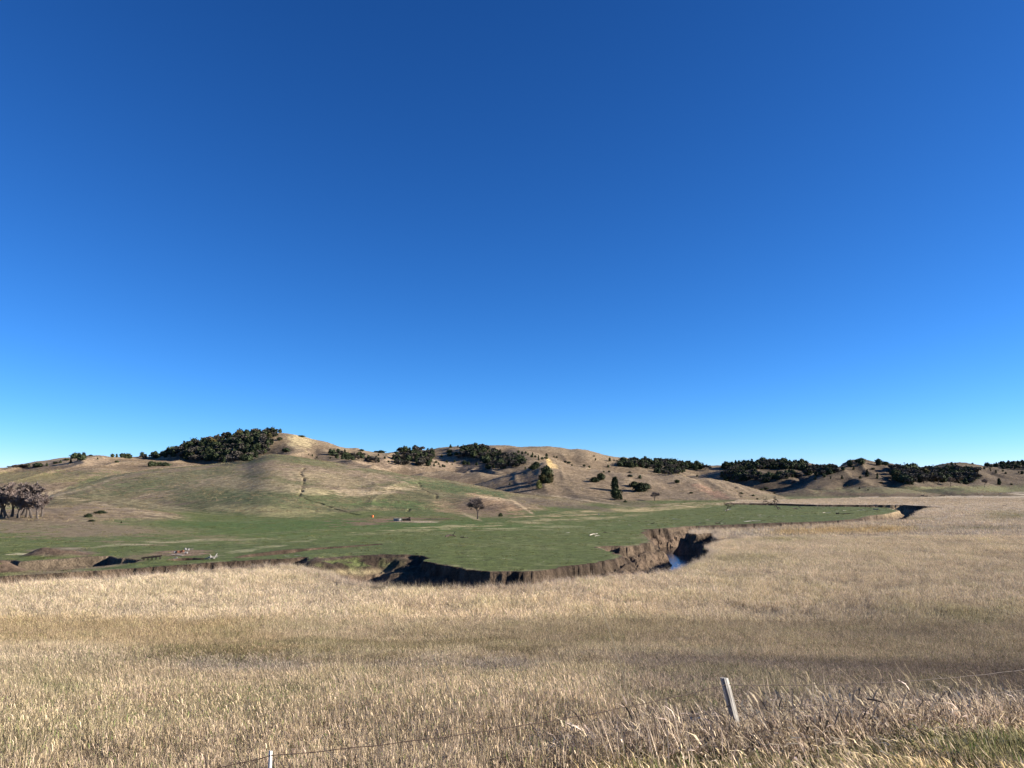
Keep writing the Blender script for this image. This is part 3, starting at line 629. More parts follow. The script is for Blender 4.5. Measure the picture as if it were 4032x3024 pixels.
# verge in front of the fence
src = [stroke_clump('tuft', 34, .16, .40, .14, .0125, 12, (-.28, 0), .25, .12, 500+k, ct=1) for k in range(6)]
x, y = sample(30000, 5.6, 24); fs = fence_side(x, y); k = (fs > .35) & (fs < 9) & (rng.random(len(x)) < .55+.6*fbm(x/1.1, y/1.1, 95)); x, y, fs = x[k], y[k], fs[k]
nn = fbm(x/1.6, y/1.6, 91); cc = np.ones((len(x), 3))*np.array([.52, .42, .285]); gr = sst(nn, .0, .45)[:, None]*.6
cc = cc*(1-gr)+np.array([.20, .21, .09])*gr; gst = np.exp(-((fs-.8)/.3)**2)[:, None]*.85; cc = cc*(1-gst)+np.array([.12, .145, .055])*gst  # gst: green strip before the broad-leaf row, its shade painted in
gd = sst(fbm(x/2.5, y/2.5, 92), .05, .4)[:, None]*.6; cc = cc*(1-gd)+np.array([.52, .37, .17])*gd
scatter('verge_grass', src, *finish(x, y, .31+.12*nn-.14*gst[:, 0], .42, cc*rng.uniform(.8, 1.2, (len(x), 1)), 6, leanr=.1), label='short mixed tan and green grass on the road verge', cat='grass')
# green shoots
src = [clump('tuft', 26, .15, .30, .007, (-.1, 0), .25, .3, 3, 0, 600+k) for k in range(4)]
x, y = sample(26000, 5.6, 24); fs = fence_side(x, y); k = (rng.random(len(x)) < (np.exp(-((fs-.7)/.35)**2)*.5*sst(fbm(x/1.2, y/1.2, 94), -.3, .3)+.22*(fs > .6)*sst(fbm(x/1.6, y/1.6, 91), .15, .45)+.02)) & (fs > -.3) & (fs < 8) & (x > .5); x, y = x[k], y[k]
scatter('green_shoots', src, *finish(x, y, .26+.06*rng.normal(size=len(x)), .30, np.array([.11, .145, .048])*rng.uniform(.7, 1.4, (len(x), 1)), 4), label='fresh green grass growing through beside the fence', cat='grass')
# bleached broad-bladed grass along the fence
src = [clump('tuft', 5, .12, .42, .013, (-.2, 0), .25, .6, 6, 0, 700+k) for k in range(2)]+[stroke_clump('tuft', 20, .17, .56, .13, .022, 6, (-.3, 0), .55, 0, 720+k, ct=1) for k in range(6)]
al = rng.uniform(-5, 16, 5200); of = rng.normal(.12, .34, 5200); p = FL_B+al[:, None]*fdir+of[:, None]*fnor; x, y = p.T
k = rng.random(len(x)) < sst(al, -3.5, -.5)*.9; x, y = x[k], y[k]
scatter('broad_leaf_grass', src, *finish(x, y, .45+.09*rng.normal(size=len(x)), .62, np.array([.66, .54, .41])*rng.uniform(.5, 1.2, (len(x), 1)), 8, leanr=.2), label='bleached curling broad-bladed grass along the fence line', cat='grass')
# single tall leaning stalks
src = [clump('stalk', 1, .02, 1.25, .0055, (-.42, .0), .10, .05, 6, 0, 800+k, head=1.3) for k in range(6)]
al = rng.uniform(-6, 14, 150); of = rng.normal(-.1, .8, 150); p = FL_B+al[:, None]*fdir+of[:, None]*fnor; x, y = p.T
scatter('leaning_stalks', src, *finish(x, y, 1.1+.2*rng.normal(size=len(x)), 1.25, np.array([.56, .45, .28])*rng.uniform(.8, 1.15, (len(x), 1)), 6, leanr=.1), label='tall thin seed stalks leaning left over the fence', cat='grass')
# bunch grass on pasture and hills
src = [clump('tuft', 14, .55, .35, .07, (-.05, 0), .3, .1, 2, 0, 900+k) for k in range(4)]
x, y = sample(95000, 70, 480); z_, inf = terrain(x, y, True)
dF_ = poly_sd(x, y, FIELD, 40.0); hmx = inf['hm']; pn = fbm(x/7, y/7, 82)+.35*fbm(x/2.2, y/2.2, 84)
k = (dF_ < -.5) & (inf['dch'] < -.4) & (inf['gul'] < 0) & (inf['pit'] < 0) & (rng.random(len(x)) < np.where(hmx > .5, .35+.7*pn, .28+.9*np.clip(pn-.1, 0, 1))); x, y, z_, hmx = x[k], y[k], z_[k], hmx[k]
rot = np.stack([0*x, 0*x, rng.uniform(0, 6, len(x))], 1); q = rng.uniform(.6, 1.3, len(x)); hq = np.where(hmx > .5, .8, .45)
cc = np.where((hmx > .5)[:, None], [[.31, .245, .145]], [[.17, .17, .07]])*rng.uniform(.6, 1.3, (len(x), 1))
scatter('hill_grass', src, np.stack([x, y, z_-.03], 1), rot, np.stack([q, q, q*hq], 1), rng.integers(0, 4, len(x)), cc, label='bunches of dry grass on the pasture and hillsides', cat='grass')
src = [clump('tuft', 12, 1.1, .5, .16, (-.05, 0), .3, .1, 2, 0, 950+k) for k in range(4)]
x, y = sample(40000, 480, 1000); z_ = ground(x, y); h_ = hills(x, y); k = h_ > 1.0; x, y, z_ = x[k], y[k], z_[k]
rot = np.stack([0*x, 0*x, rng.uniform(0, 6, len(x))], 1); q = rng.uniform(.6, 1.3, len(x))
scatter('far_hill_grass', src, np.stack([x, y, z_-.03], 1), rot, np.stack([q, q, q*.8], 1), rng.integers(0, 4, len(x)), np.array([.30, .225, .135])*rng.uniform(.65, 1.15, (len(x), 1)), label='bunches of dry grass on the far hillsides', cat='grass')
#PART2
# ------------------------------------------------------------------ wood, bark and foliage
def tint_mat(name, c0, c1, var=.35, scale=3, rough=.9, vec=(1, 1, 1), spec=.1):
    m, n, l, b = mat(name); b.inputs['Roughness'].default_value = rough; b.inputs['Specular IOR Level'].default_value = spec
    t = tex(n, l, scale, 6, .65, vec=vec); r = ramp(n, l, t.outputs[0], [(.3, c0), (.7, c1)])
    oi = n.new('ShaderNodeObjectInfo'); r2 = ramp(n, l, oi.outputs['Random'], [(0, (1-var,)*3), (.5, (1, 1, 1)), (1, (1+var, 1+var*.7, 1+var*.3))])
    l.new(mulc(n, l, r.outputs[0], r2.outputs[0]), b.inputs['Base Color']); return m
M_cedar = tint_mat('cedar_foliage', (.022, .031, .016), (.060, .074, .036), .4)
M_cedar_brown = tint_mat('bronzed_cedar_foliage', (.05, .045, .018), (.10, .085, .035), .3)
M_yellow = tint_mat('yellow_green_leaves', (.10, .11, .035), (.20, .19, .07), .2)
M_cedar_trunk = tint_mat('cedar_bark', (.10, .075, .05), (.20, .15, .11), .2)
M_bark = tint_mat('grey_bark', (.06, .05, .042), (.15, .125, .105), .2, 5, vec=(1, 1, .3))
M_twig = tint_mat('reddish_twigs', (.12, .094, .082), (.20, .16, .14), .2)
M_greytwig = tint_mat('grey_twigs', (.070, .063, .052), (.13, .117, .098), .25)
M_drift = tint_mat('bleached_driftwood', (.34, .30, .24), (.58, .53, .45), .12, 6, vec=(1, 1, 4))
M_driftdark = tint_mat('dark_dead_wood', (.045, .036, .028), (.12, .095, .075), .3, 6)
ICO = None
def ico():
    global ICO
    if ICO is None:
        p = (1+5**.5)/2; v = [(-1,p,0),(1,p,0),(-1,-p,0),(1,-p,0),(0,-1,p),(0,1,p),(0,-1,-p),(0,1,-p),(p,0,-1),(p,0,1),(-p,0,-1),(-p,0,1)]
        L = math.sqrt(1+p*p); ICO = ([(a/L, b/L, c/L) for a, b, c in v], [(0,11,5),(0,5,1),(0,1,7),(0,7,10),(0,10,11),(1,5,9),(5,11,4),(11,10,2),(10,7,6),(7,1,8),(3,9,4),(3,4,2),(3,2,6),(3,6,8),(3,8,9),(4,9,5),(2,4,11),(6,2,10),(8,6,7),(9,8,1)])
    return ICO
def tube(V_, F_, a, b, r0, r1, k=5):
    a = np.array(a, float); b = np.array(b, float); d = b-a; L = np.linalg.norm(d)+1e-9; d /= L
    u = np.cross(d, (0, 0, 1)) if abs(d[2]) < .9 else np.cross(d, (1, 0, 0)); u /= np.linalg.norm(u); w = np.cross(d, u); o = len(V_)
    for c, r in ((a, r0), (b, r1)):
        for i in range(k):
            an = 2*math.pi*i/k; V_.append(tuple(c+r*(math.cos(an)*u+math.sin(an)*w)))
    for i in range(k): j = (i+1) % k; F_.append((o+i, o+j, o+k+j, o+k+i))
    return o
def chain(V_, F_, pts, rad, k=6, cap=True):
    o = len(V_)
    for i, (p, r) in enumerate(zip(pts, rad)):
        p = np.array(p, float); q = np.array(pts[min(i+1, len(pts)-1)], float)-np.array(pts[max(i-1, 0)], float); q /= np.linalg.norm(q)+1e-9
        u = np.cross(q, (0, 0, 1)) if abs(q[2]) < .9 else np.cross(q, (1, 0, 0)); u /= np.linalg.norm(u); w = np.cross(q, u)
        for j in range(k): a = 2*math.pi*j/k; V_.append(tuple(p+r*(math.cos(a)*u+math.sin(a)*w)))
    for i in range(len(pts)-1):
        for j in range(k): jj = (j+1) % k; F_.append((o+i*k+j, o+i*k+jj, o+(i+1)*k+jj, o+(i+1)*k+j))
    if cap: F_.append(tuple(o+j for j in range(k))[::-1]); e = o+(len(pts)-1)*k; F_.append(tuple(e+j for j in range(k)))
def cedar_crown(seed, nleaf, shape):
    """unit-height crown: lobes round the stem, each a rough core set about with leaf sprays"""
    r = random.Random(seed); V_, F_ = [], []; iv, if_ = ico(); lobes = []
    wide = {'cone': .30, 'round': .42, 'column': .22, 'wide': .6}[shape]
    nl = {'cone': 9, 'round': 9, 'column': 8, 'wide': 10}[shape]
    for i in range(nl):
        f = (i+.5)/nl; z = .12+.78*f
        prof = {'cone': (1-f)**.75+.12, 'round': math.sin(math.pi*(.15+.8*f))**.7, 'column': .75*(1-f**3)+.25, 'wide': math.sin(math.pi*(.2+.75*f))**.6}[shape]
        a = r.uniform(0, 6.28); q = wide*prof*r.uniform(.15, .55); rr = wide*prof*r.uniform(.5, .8)+.03
        lobes.append((q*math.cos(a), q*math.sin(a), z+r.uniform(-.04, .04), rr))
        lobes.append((-q*math.cos(a+.7), -q*math.sin(a+.7), z+r.uniform(-.05, .05), rr*r.uniform(.6, 1)))
    for (x, y, z, rr) in lobes:
        o = len(V_)
        for p in iv: q = rr*.78*r.uniform(.75, 1.15); V_.append((x+p[0]*q, y+p[1]*q, max(.02, z+p[2]*q*.95)))
        F_ += [tuple(o+k for k in t) for t in if_]
    for i in range(nleaf):
        x, y, z, rr = r.choice(lobes); a = r.uniform(0, 6.28); e = math.asin(r.uniform(-.7, 1)); q = rr*r.uniform(.8, 1.2)
        c = (x+q*math.cos(e)*math.cos(a), y+q*math.cos(e)*math.sin(a), max(.03, z+q*math.sin(e))); s_ = {True: .045, False: .062}[nleaf > 800]*r.uniform(.6, 1.5)*(.6+wide)
        o = len(V_)
        for k in range(3): V_.append((c[0]+r.gauss(0, s_), c[1]+r.gauss(0, s_), c[2]+r.gauss(0, s_)+(s_*.6 if k == 0 else 0)))
        F_.append((o, o+1, o+2))
    return V_, F_
def bare_tree(seed, levels, nch, spread, first=.28, gn=3, twig=.012, k0=7):
    """unit-height leafless tree: returns trunk and branch meshes"""
    r = random.Random(seed); TV, TF, BV, BF = [], [], [], []
    def grow(p, d, L, rad, lev):
        V_, F_ = (TV, TF) if lev == 0 else (BV, BF); n_ = 3 if lev < 2 else 2; q = np.array(p, float); d = np.array(d, float); pts = [q.copy()]; rr = [rad]
        for i in range(n_):
            d = d+np.array([r.gauss(0, .13), r.gauss(0, .13), r.gauss(.04, .08)]); d /= np.linalg.norm(d); q = q+d*L/n_; pts.append(q.copy()); rr.append(max(rad*(1-.5*(i+1)/n_), twig*.6))
        chain(V_, F_, pts, rr, max(3, k0-2*lev), False)
        if lev >= levels: return
        for c in range(nch if lev else nch+1):
            f = r.uniform(.35, 1) if lev else r.uniform(.55, 1); i = min(int(f*n_), n_-1); b = pts[i]+(pts[i+1]-pts[i])*(f*n_-i)
            a = r.uniform(0, 6.28); u = np.array([math.cos(a), math.sin(a), r.uniform(-.1, .35) if lev == 0 else r.uniform(-.75, .35)])*spread; nd = d+u; nd /= np.linalg.norm(nd)
            grow(b, nd, L*r.uniform(.55, .82), max(rr[i]*.6, twig), lev+1)
    grow((0, 0, 0), (r.gauss(0, .05), r.gauss(0, .05), 1), first, .011 if levels > 4 else .016, 0)
    z = float(np.percentile([v[2] for v in BV], 96)); s_ = 1/z
    sc_ = lambda V_: [(a*s_, b*s_, c*s_) for a, b, c in V_]
    return (sc_(TV), TF), (sc_(BV), BF)
def mesh_of(name, V_, F_, mats, midx=None):
    me = bpy.data.meshes.new(name); me.from_pydata([tuple(map(float, v)) for v in V_], [], F_)
    for m in mats: me.materials.append(m)
    if midx is not None: me.polygons.foreach_set('material_index', midx)
    me.update(); return me
def small_cedar(seed, shape, fol=None):
    V_, F_ = cedar_crown(seed, 280, shape); nf = len(F_); tube(V_, F_, (0, 0, -.1), (0, 0, .2), .03, .025, 5)
    return mesh_of('cedar', V_, F_, [fol or M_cedar, M_cedar_trunk], [0]*nf+[1]*(len(F_)-nf))
SMALL = [small_cedar(20+i, s) for i, s in enumerate(['cone', 'round', 'round', 'cone', 'wide', 'round', 'column', 'cone'])]
SMALL_BR = [small_cedar(60+i, s, M_cedar_brown) for i, s in enumerate(['round', 'cone', 'wide'])]
def small_bare(seed):
    (tv, tf), (bv, bf) = bare_tree(seed, 4, 5, .85, .16, twig=.02, k0=5); n0 = len(tf); o = len(tv)
    return mesh_of('bare_tree', tv+bv, tf+[tuple(i+o for i in f) for f in bf], [M_bark, M_greytwig], [0]*n0+[1]*len(bf))
BARE_S = [small_bare(90+i) for i in range(4)]
def put(name, me, p, hpx, wpx=None, label=None, cat='tree', group=None, mind=0.9):
    h = max(hpx/F*p[1], mind); o = bpy.data.objects.new(name, me); col.objects.link(o)
    w = h if wpx is None else max(wpx/F*p[1], .7)/.75
    o.location = (p[0], p[1], p[2]-.06*h*0-.08); o.rotation_euler = (0, 0, rnd.uniform(0, 6.28)); o.scale = (w, w, h)
    return tag(o, label, cat, group)
def in_poly(P):
    P = np.array(P, float); x0, y0 = P.min(0); x1, y1 = P.max(0)
    while True:
        u, v = rnd.uniform(x0, x1), rnd.uniform(y0, y1); c = False; j = len(P)-1
        for i in range(len(P)):
            if (P[i][1] > v) != (P[j][1] > v) and u < (P[j][0]-P[i][0])*(v-P[i][1])/(P[j][1]-P[i][1])+P[i][0]: c = not c
            j = i
        if c: return u, v
# woods: (outline in the photograph, cedars, bare trees, height px, label)
WOODS = [
 ([(640,1802),(660,1782),(740,1757),(820,1735),(900,1722),(1000,1709),(1060,1704),(1095,1712),(1080,1745),(1060,1770),(1075,1795),(1030,1790),(1000,1815),(880,1822),(760,1815)], 190, 70, (17, 27),
  'dense wood on the highest hill'),
 ([(410,1802),(520,1802),(600,1798),(660,1786),(640,1803),(560,1810)], 26, 2, (11, 17), 'ridge line left of the highest hill'),
 ([(1285,1788),(1360,1782),(1400,1800),(1495,1815),(1490,1826),(1400,1818),(1300,1802)], 22, 6, (14, 22), 'thin wood right of the highest hill'),
 ([(1572,1780),(1700,1772),(1712,1810),(1690,1840),(1640,1836),(1600,1810)], 40, 22, (14, 22), 'small wood left of the middle hilltop'),
 ([(1812,1775),(1860,1762),(1920,1768),(1960,1782),(2010,1795),(2060,1815),(2090,1828),(2050,1838),(1980,1850),(1920,1850),(1900,1815),(1815,1808)], 75, 50, (15, 24), 'dark wood on the middle hilltop'),
 ([(1545,1800),(1590,1805),(1600,1835),(1560,1832)], 10, 3, (12, 20), 'small wood left of the middle hilltop'),
 ([(2445,1822),(2560,1820),(2700,1832),(2780,1845),(2800,1858),(2700,1848),(2600,1850),(2480,1845),(2440,1838)], 80, 30, (14, 22), 'far ridge wood right of the middle hill'),
 ([(2575,1862),(2640,1850),(2695,1852),(2690,1866),(2640,1872),(2590,1868)], 20, 12, (12, 18), 'far ridge wood right of the middle hill'),
 ([(2830,1848),(2900,1835),(2990,1824),(3100,1822),(3180,1835),(3150,1850),(3000,1850),(2900,1856)], 70, 20, (14, 22), 'ridge wood left of the pointed hill'),
 ([(2840,1880),(2860,1858),(2930,1862),(2990,1872),(3010,1888),(2930,1898),(2860,1895)], 22, 22, (14, 22), 'low spur wood left of the pointed hill'),
 ([(2980,1898),(3050,1874),(3130,1872),(3150,1876),(3060,1895),(3000,1904)], 20, 12, (14, 20), 'low spur wood left of the pointed hill'),
 ([(3160,1850),(3290,1848),(3300,1860),(3230,1880),(3170,1872)], 22, 16, (16, 24), 'low spur wood left of the pointed hill'),
 ([(3500,1860),(3530,1848),(3590,1850),(3650,1862),(3720,1858),(3840,1860),(3850,1890),(3810,1910),(3700,1900),(3580,1912),(3530,1895)], 55, 70, (18, 30), 'grey hollow wood right of the pointed hill'),
 ([(3860,1838),(3950,1828),(4060,1824),(4060,1848),(3950,1850)], 40, 10, (9, 13), 'farthest ridge wood at the right'),
]
CED, GRY = [], []
for P, nc, ng_, (h0, h1), lab in WOODS:
    nc = int(nc*(1.9 if P[0][0] > 2400 else 1.3)); ng_ = int(ng_*1.7)+4; h0 *= 1.1; h1 *= 1.1
    for i in range(nc+ng_):
        u, v = in_poly(P); p = place(u, v); h = rnd.uniform(h0, h1)
        if i >= nc and p[1] > 40: p = (p[0], p[1]-2.5, float(ground(p[0], p[1]-2.5)[0]))
        (CED if i < nc else GRY).append((h*(1.0 if i < nc else .95), p, lab, None, 'w'))
# single cedars standing apart: u, v of the foot, height px, width px, group
def G(lab, L): return [(u, v, h, w, lab) for u, v, h, w in L]
SINGLES = (G('cedars dotted on the slope left of the rounded middle hilltop', [(1774,1764,12,14),(1803,1761,8,9),(1770,1783,10,15),(1770,1798,11,20),(1796,1795,10,13),(1739,1803,7,8),(1759,1824,10,8),(1790,1823,9,11),
 (1727,1833,10,9),(1709,1838,12,10),(1716,1826,9,11),(1743,1840,9,8),(1751,1841,8,7),(1732,1841,8,8),(1780,1831,6,7),(1829,1831,13,14),(1845,1830,12,15),(1877,1833,12,12),(1515,1808,8,9),(1530,1825,7,8),(1650,1765,8,9),(1560,1790,9,10),(1490,1795,8,9)])+
 G('cedars dotted on the slope behind the pale-topped knoll', [(2042,1786,9,9),(2056,1789,10,10),(2070,1787,8,9),(2079,1793,8,9),(2097,1792,10,9),(2152,1799,12,15),(2181,1803,7,7),(2192,1804,7,7),(2120,1814,20,10),(2046,1800,9,10),(2094,1801,9,11),(2068,1849,10,8),(2007,1909,8,8),(2060,1805,8,9),(2108,1802,8,9),(2135,1811,9,12),(2150,1812,8,14)])+
 G('cedars dotted on the slope right of the pale-topped knoll', [(2339,1800,5,6),(2345,1818,9,9),(2401,1819,14,13),(2252,1836,8,7),(2395,1842,10,9),(2398,1860,6,9),(2378,1862,6,7),(2226,1822,7,9),(2240,1826,6,10),(2300,1838,8,9),(2320,1845,9,8),(2430,1820,7,9),(2418,1816,6,8),(2481,1879,8,18),(2520,1886,12,14),(2480,1862,5,7)])+
 G('cedars on the left ridge beyond the bare cottonwoods', [(294,1807,18,19),(310,1801,14,14),(329,1803,20,24),(321,1813,18,20),(356,1797,6,12),(278,1825,14,12),(263,1815,6,14),(238,1825,10,12),(218,1828,7,12),(184,1837,10,12),(148,1839,14,20),(138,1840,11,16),(160,1839,12,14),(108,1841,12,16),(384,1809,7,7),(460,1822,6,10)])+
 G('cedars on the saddle below the highest hill', [(594,1838,20,20),(610,1838,17,22),(628,1834,12,18),(650,1836,12,24),(1125,1780,13,20),(1100,1738,12,18),(1230,1800,9,9),(1248,1806,6,7),(1215,1795,5,6),(1300,1808,8,8),(1240,1752,4,5),(1425,1779,9,16),(1500,1778,9,20),(1480,1782,5,10)])+
 G('cedars on the skyline of the highest hill', [(1061,1702,11,12),(1103,1701,14,15),(1186,1724,6,18),(1022,1703,11,12),(990,1708,12,14),(745,1752,13,18)])+
 G('cedars on the pointed hill', [(3347,1840,22,20),(3393,1832,20,26),(3362,1853,14,14),(3415,1877,24,18),(3455,1889,20,14),(3294,1861,16,15),(3271,1889,10,9),(3245,1883,14,12),(3316,1889,13,11),(3387,1885,10,12),(3210,1890,12,11),(3384,1926,8,7),(3337,1917,7,8),(3418,1931,6,7),(3438,1851,6,14),(3468,1907,5,14),(3320,1852,12,16),(3375,1822,9,18)])+
 G('cedars on the ridge right of the pointed hill', [(3876,1851,10,10),(3899,1849,5,6),(3901,1858,6,7),(3949,1858,6,7),(3960,1869,7,8),(3922,1869,12,10),(4025,1867,11,12),(4012,1866,6,8),(3983,1913,6,8),(3748,1833,10,10),(3762,1834,8,9),(3830,1830,6,8)])+
 G('small cedars on the low slopes above the tan field', [(2999,1932,7,11),(3016,1933,8,15),(2918,1945,5,10),(2966,1956,5,7),(2982,1968,4,8),(2745,1880,6,7),(2722,1945,5,9),(2462,1978,5,8),(3050,1945,5,7),(3100,1885,8,8)]))
singles = [(h, place(u, v), lab, w, 's') for u, v, h, w, lab in SINGLES]
LABMED = {}
for it in CED+GRY: LABMED.setdefault(it[2], []).append(to_uv(*[np.float64(q) for q in it[1]]))
LABMED = {k: np.median(np.array(v), 0) for k, v in LABMED.items()}
def zone(p, lab):
    u, v = to_uv(*p); m = LABMED[lab]; return ('upper ' if v < m[1] else 'lower ')+('left' if u < m[0] else 'right')
EXT = {}
for it in singles:
    EXT.setdefault(it[2], []).append(it)
SPECIAL = {}
for k, L in EXT.items():
    uvs = [to_uv(*it[1]) for it in L]; used = set()
    for word, key in (('leftmost', lambda i: uvs[i][0]), ('rightmost', lambda i: -uvs[i][0]), ('largest', lambda i: -L[i][0]*(L[i][3] or L[i][0])), ('lowest-standing', lambda i: -uvs[i][1]), ('highest-standing', lambda i: uvs[i][1]), ('smallest', lambda i: L[i][0]*(L[i][3] or L[i][0]))):
        i = min((i for i in range(len(L)) if i not in used), key=key, default=None)
        # the word is kept only when it is true of this one among them all
        if i is not None and key(i) == min(key(j) for j in range(len(L))): used.add(i); SPECIAL[id(L[i])] = word
CED_ALL = sorted(CED+singles, key=lambda t: (t[4] != 's', -t[0]))
obj_c, rest = CED_ALL[:292], CED_ALL[292:]
NOTE = {(3415,1877): 'tall dark cedar halfway up the right face of the pointed hill'}
for it in obj_c:
    h, p, lab, w, kd = it
    if kd == 's':
        me = rnd.choice(SMALL if w is None or w < h*1.35 else [SMALL[4], SMALL[1], SMALL[2], SMALL[4]])
        put('cedar', me, p, h*1.12, (w or h)*1.1, (SPECIAL[id(it)]+' of the dark '+lab) if id(it) in SPECIAL else 'small dark '+lab.replace('cedars', 'cedar', 1), 'tree', lab)
    else:
        me = rnd.choice(SMALL if rnd.random() < .88 else SMALL_BR)
        put('cedar', me, p, h*.95, h*.92, 'dark cedar in the '+zone(p, lab)+' of the '+lab, 'tree', 'cedars of the '+lab)
GRY.sort(key=lambda t: -t[0])
if len(GRY) > 280:
    P_ = np.array([r_[1] for r_ in GRY[280:]]); hh = np.array([r_[0]/F*r_[1][1] for r_ in GRY[280:]]); n_ = len(P_)
    scatter('bare_wood', [bpy.data.objects.new('bare_source', m_) for m_ in BARE_S], P_-[0, 0, .1], np.stack([np.zeros(n_), np.zeros(n_), rng.uniform(0, 6.28, n_)], 1),
            np.stack([hh*.95, hh*.95, hh*.85], 1), rng.integers(0, len(BARE_S), n_), np.ones((n_, 3)), label='grey leafless trees filling gaps in the hill woods', cat='wood')
for h, p, lab, w, kd in GRY[:280]:
    put('bare_tree', rnd.choice(BARE_S), p, h*.88, h*.8, 'bare grey tree, '+zone(p, lab)+' of the '+lab, 'tree', 'bare trees of the '+lab)
if rest:
    P_ = np.array([r_[1] for r_ in rest]); hh = np.array([r_[0]/F*r_[1][1] for r_ in rest]); n_ = len(rest)
    scatter('cedar_wood', [bpy.data.objects.new('cedar_source', m_) for m_ in SMALL], P_, np.stack([np.zeros(n_), np.zeros(n_), rng.uniform(0, 6.28, n_)], 1),
            np.stack([hh*1.2, hh*1.2, hh*.95], 1), rng.integers(0, len(SMALL), n_), np.ones((n_, 3)), label='dark cedars filling the woods on the hills', cat='wood')
# larger cedars, trunk and crown apart
def big_cedar(seed, shape, fol, n=1500):
    V_, F_ = cedar_crown(seed, n, shape); tv, tf = [], []; chain(tv, tf, [(0, 0, -.12), (.01, 0, .2), (0, .01, .6)], [.035, .028, .012], 7)
    return mesh_of('cedar_crown', V_, F_, [fol]), mesh_of('cedar_trunk', tv, tf, [M_cedar_trunk])
BIG = {k: big_cedar(200+i, k, M_cedar) for i, k in enumerate(['cone', 'round', 'wide', 'column'])}
BIG['brown'] = big_cedar(210, 'round', M_cedar_brown); BIG['yellow'] = big_cedar(211, 'round', M_yellow, 900)
def place_big(u, v, h, w, kind, label, cat='tree', group=None, name='cedar_tree'):
    p = place(u, v); cm, tm = BIG[kind]; hh = h/F*p[1]; ww = w/F*p[1]/.75
    e = empty(name, (p[0], p[1], p[2]-.1), rnd.uniform(0, 6.28)); tag(e, label, cat, group)
    for nm, me in (('crown', cm), ('trunk', tm)):
        o = bpy.data.objects.new(nm, me); col.objects.link(o); o.parent = e; o.scale = (ww, ww, hh)
K1 = 'cedars clustered under the pale-topped knoll'
place_big(2153,1884,46,38,'round','tallest dark cedar of the cluster under the pale-topped knoll','tree',K1)
place_big(2134,1904,32,28,'brown','bronze-green cedar at the left of the cluster under the pale knoll','tree',K1)
place_big(2166,1905,34,30,'brown','bronze-green cedar at the right of the cluster under the pale knoll','tree',K1)
place_big(2150,1906,22,22,'wide','low dark cedar between the two bronze-green ones under the knoll','tree',K1)
place_big(2122,1926,32,22,'yellow','yellow-green leafy tree below the cedar cluster under the knoll','tree',K1,'leafy_tree')
K2 = 'large cedars on the slope above the green flat'
place_big(2421,1934,54,40,'cone','tall pointed dark cedar, upper one of the stacked pair above the flat','tree',K2)
place_big(2427,1967,42,38,'round','bushy dark cedar standing just below the tall pointed one','tree',K2)
place_big(2446,1968,20,14,'cone','small narrow cedar at the right foot of the bushy dark cedar','tree',K2)
place_big(2367,1892,26,28,'round','round cedar up-slope to the left of the tall pointed cedar','tree',K2)
place_big(2340,1901,18,24,'wide','low spreading cedar farther left of the round cedar on the slope','tree',K2)
place_big(2524,1936,32,34,'wide','spreading dark cedar right of the tall pointed cedar','tree',K2)
place_big(2545,1928,20,24,'wide','low cedar touching the right side of the spreading dark cedar','tree',K2)
place_big(2498,1918,20,26,'wide','low cedar touching the upper left of the spreading dark cedar','tree',K2)
place_big(2666,1904,13,19,'round','lone rounded cedar in the middle of the open tan slope','tree',K2)
place_big(3461,1832,24,24,'round','ragged dark cedar on the skyline right of the pointed hilltop','tree','skyline cedars of the pointed hill')
place_big(3487,1834,14,22,'wide','low wide cedar on the skyline right of the ragged one','tree','skyline cedars of the pointed hill')
place_big(3516,1862,28,30,'cone','dark cedar at the left edge of the grey hollow wood','tree','cedars framing the hollow wood')
place_big(3575,1862,32,24,'cone','pointed dark cedar rising above the grey hollow wood','tree','cedars framing the hollow wood')
place_big(3607,1862,26,20,'cone','shorter pointed cedar beside the one above the hollow wood','tree','cedars framing the hollow wood')
place_big(3935,1911,26,18,'cone','lone dark cedar at the right end of the hollow wood','tree','cedars framing the hollow wood')
place_big(2112,1840,20,22,'wide','dark cedar on the left shoulder of the pale-topped knoll','tree',K1)
place_big(2098,1850,14,22,'wide','low cedar on the shaded left shoulder of the knoll','tree',K1)
place_big(349,2036,14,18,'wide','small dark bush on the brown slope right of the bare cottonwoods','bush','bushes on the brown slope','bush')
place_big(396,2022,12,26,'wide','flat leaning bush right of the small dark bush','bush','bushes on the brown slope','bush')
place_big(360,2054,8,18,'wide','lowest bush on the brown slope beside the cottonwoods','bush','bushes on the brown slope','bush')
place_big(477,2060,9,7,'cone','tiny upright bush on the brown slope far right of the others','bush','bushes on the brown slope','bush')
place_big(1971,2034,14,10,'wide','small dark bush at the foot of the brown spur right of the lone tree','bush',None,'bush')
# leafless trees
def tree_meshes(seed, lv, nch, sp, first, twig, tw_m=M_twig):
    (tv, tf), (bv, bf) = bare_tree(seed, lv, nch, sp, first, twig=twig)
    return mesh_of('trunk_mesh', tv, tf, [M_bark]), mesh_of('crown_mesh', bv, bf, [tw_m])
GROVE = [tree_meshes(301+i, 5, 4, .70, .075, .0030) for i in range(3)]
LONE = tree_meshes(337, 5, 4, .72, .11, .0026); SPR = tree_meshes(341, 4, 3, 1.1, .22, .005, M_driftdark)
def place_bare(u, v, h, ms, label, group=None, name='cottonwood_tree', w=1.0, tilt=0.0, cat='tree', rz=None):
    p = place(u, v); hh = h/F*p[1]; e = empty(name, (p[0], p[1], p[2]-.1), rnd.uniform(0, 6.28) if rz is None else rz); e.rotation_euler[1] = tilt; tag(e, label, cat, group)
    for nm, me in (('trunk', ms[0]), ('crown', ms[1])):
        o = bpy.data.objects.new(nm, me); col.objects.link(o); o.parent = e; o.scale = (hh*w, hh*w, hh)
gl = 'bare cottonwoods in the grove at the left edge'
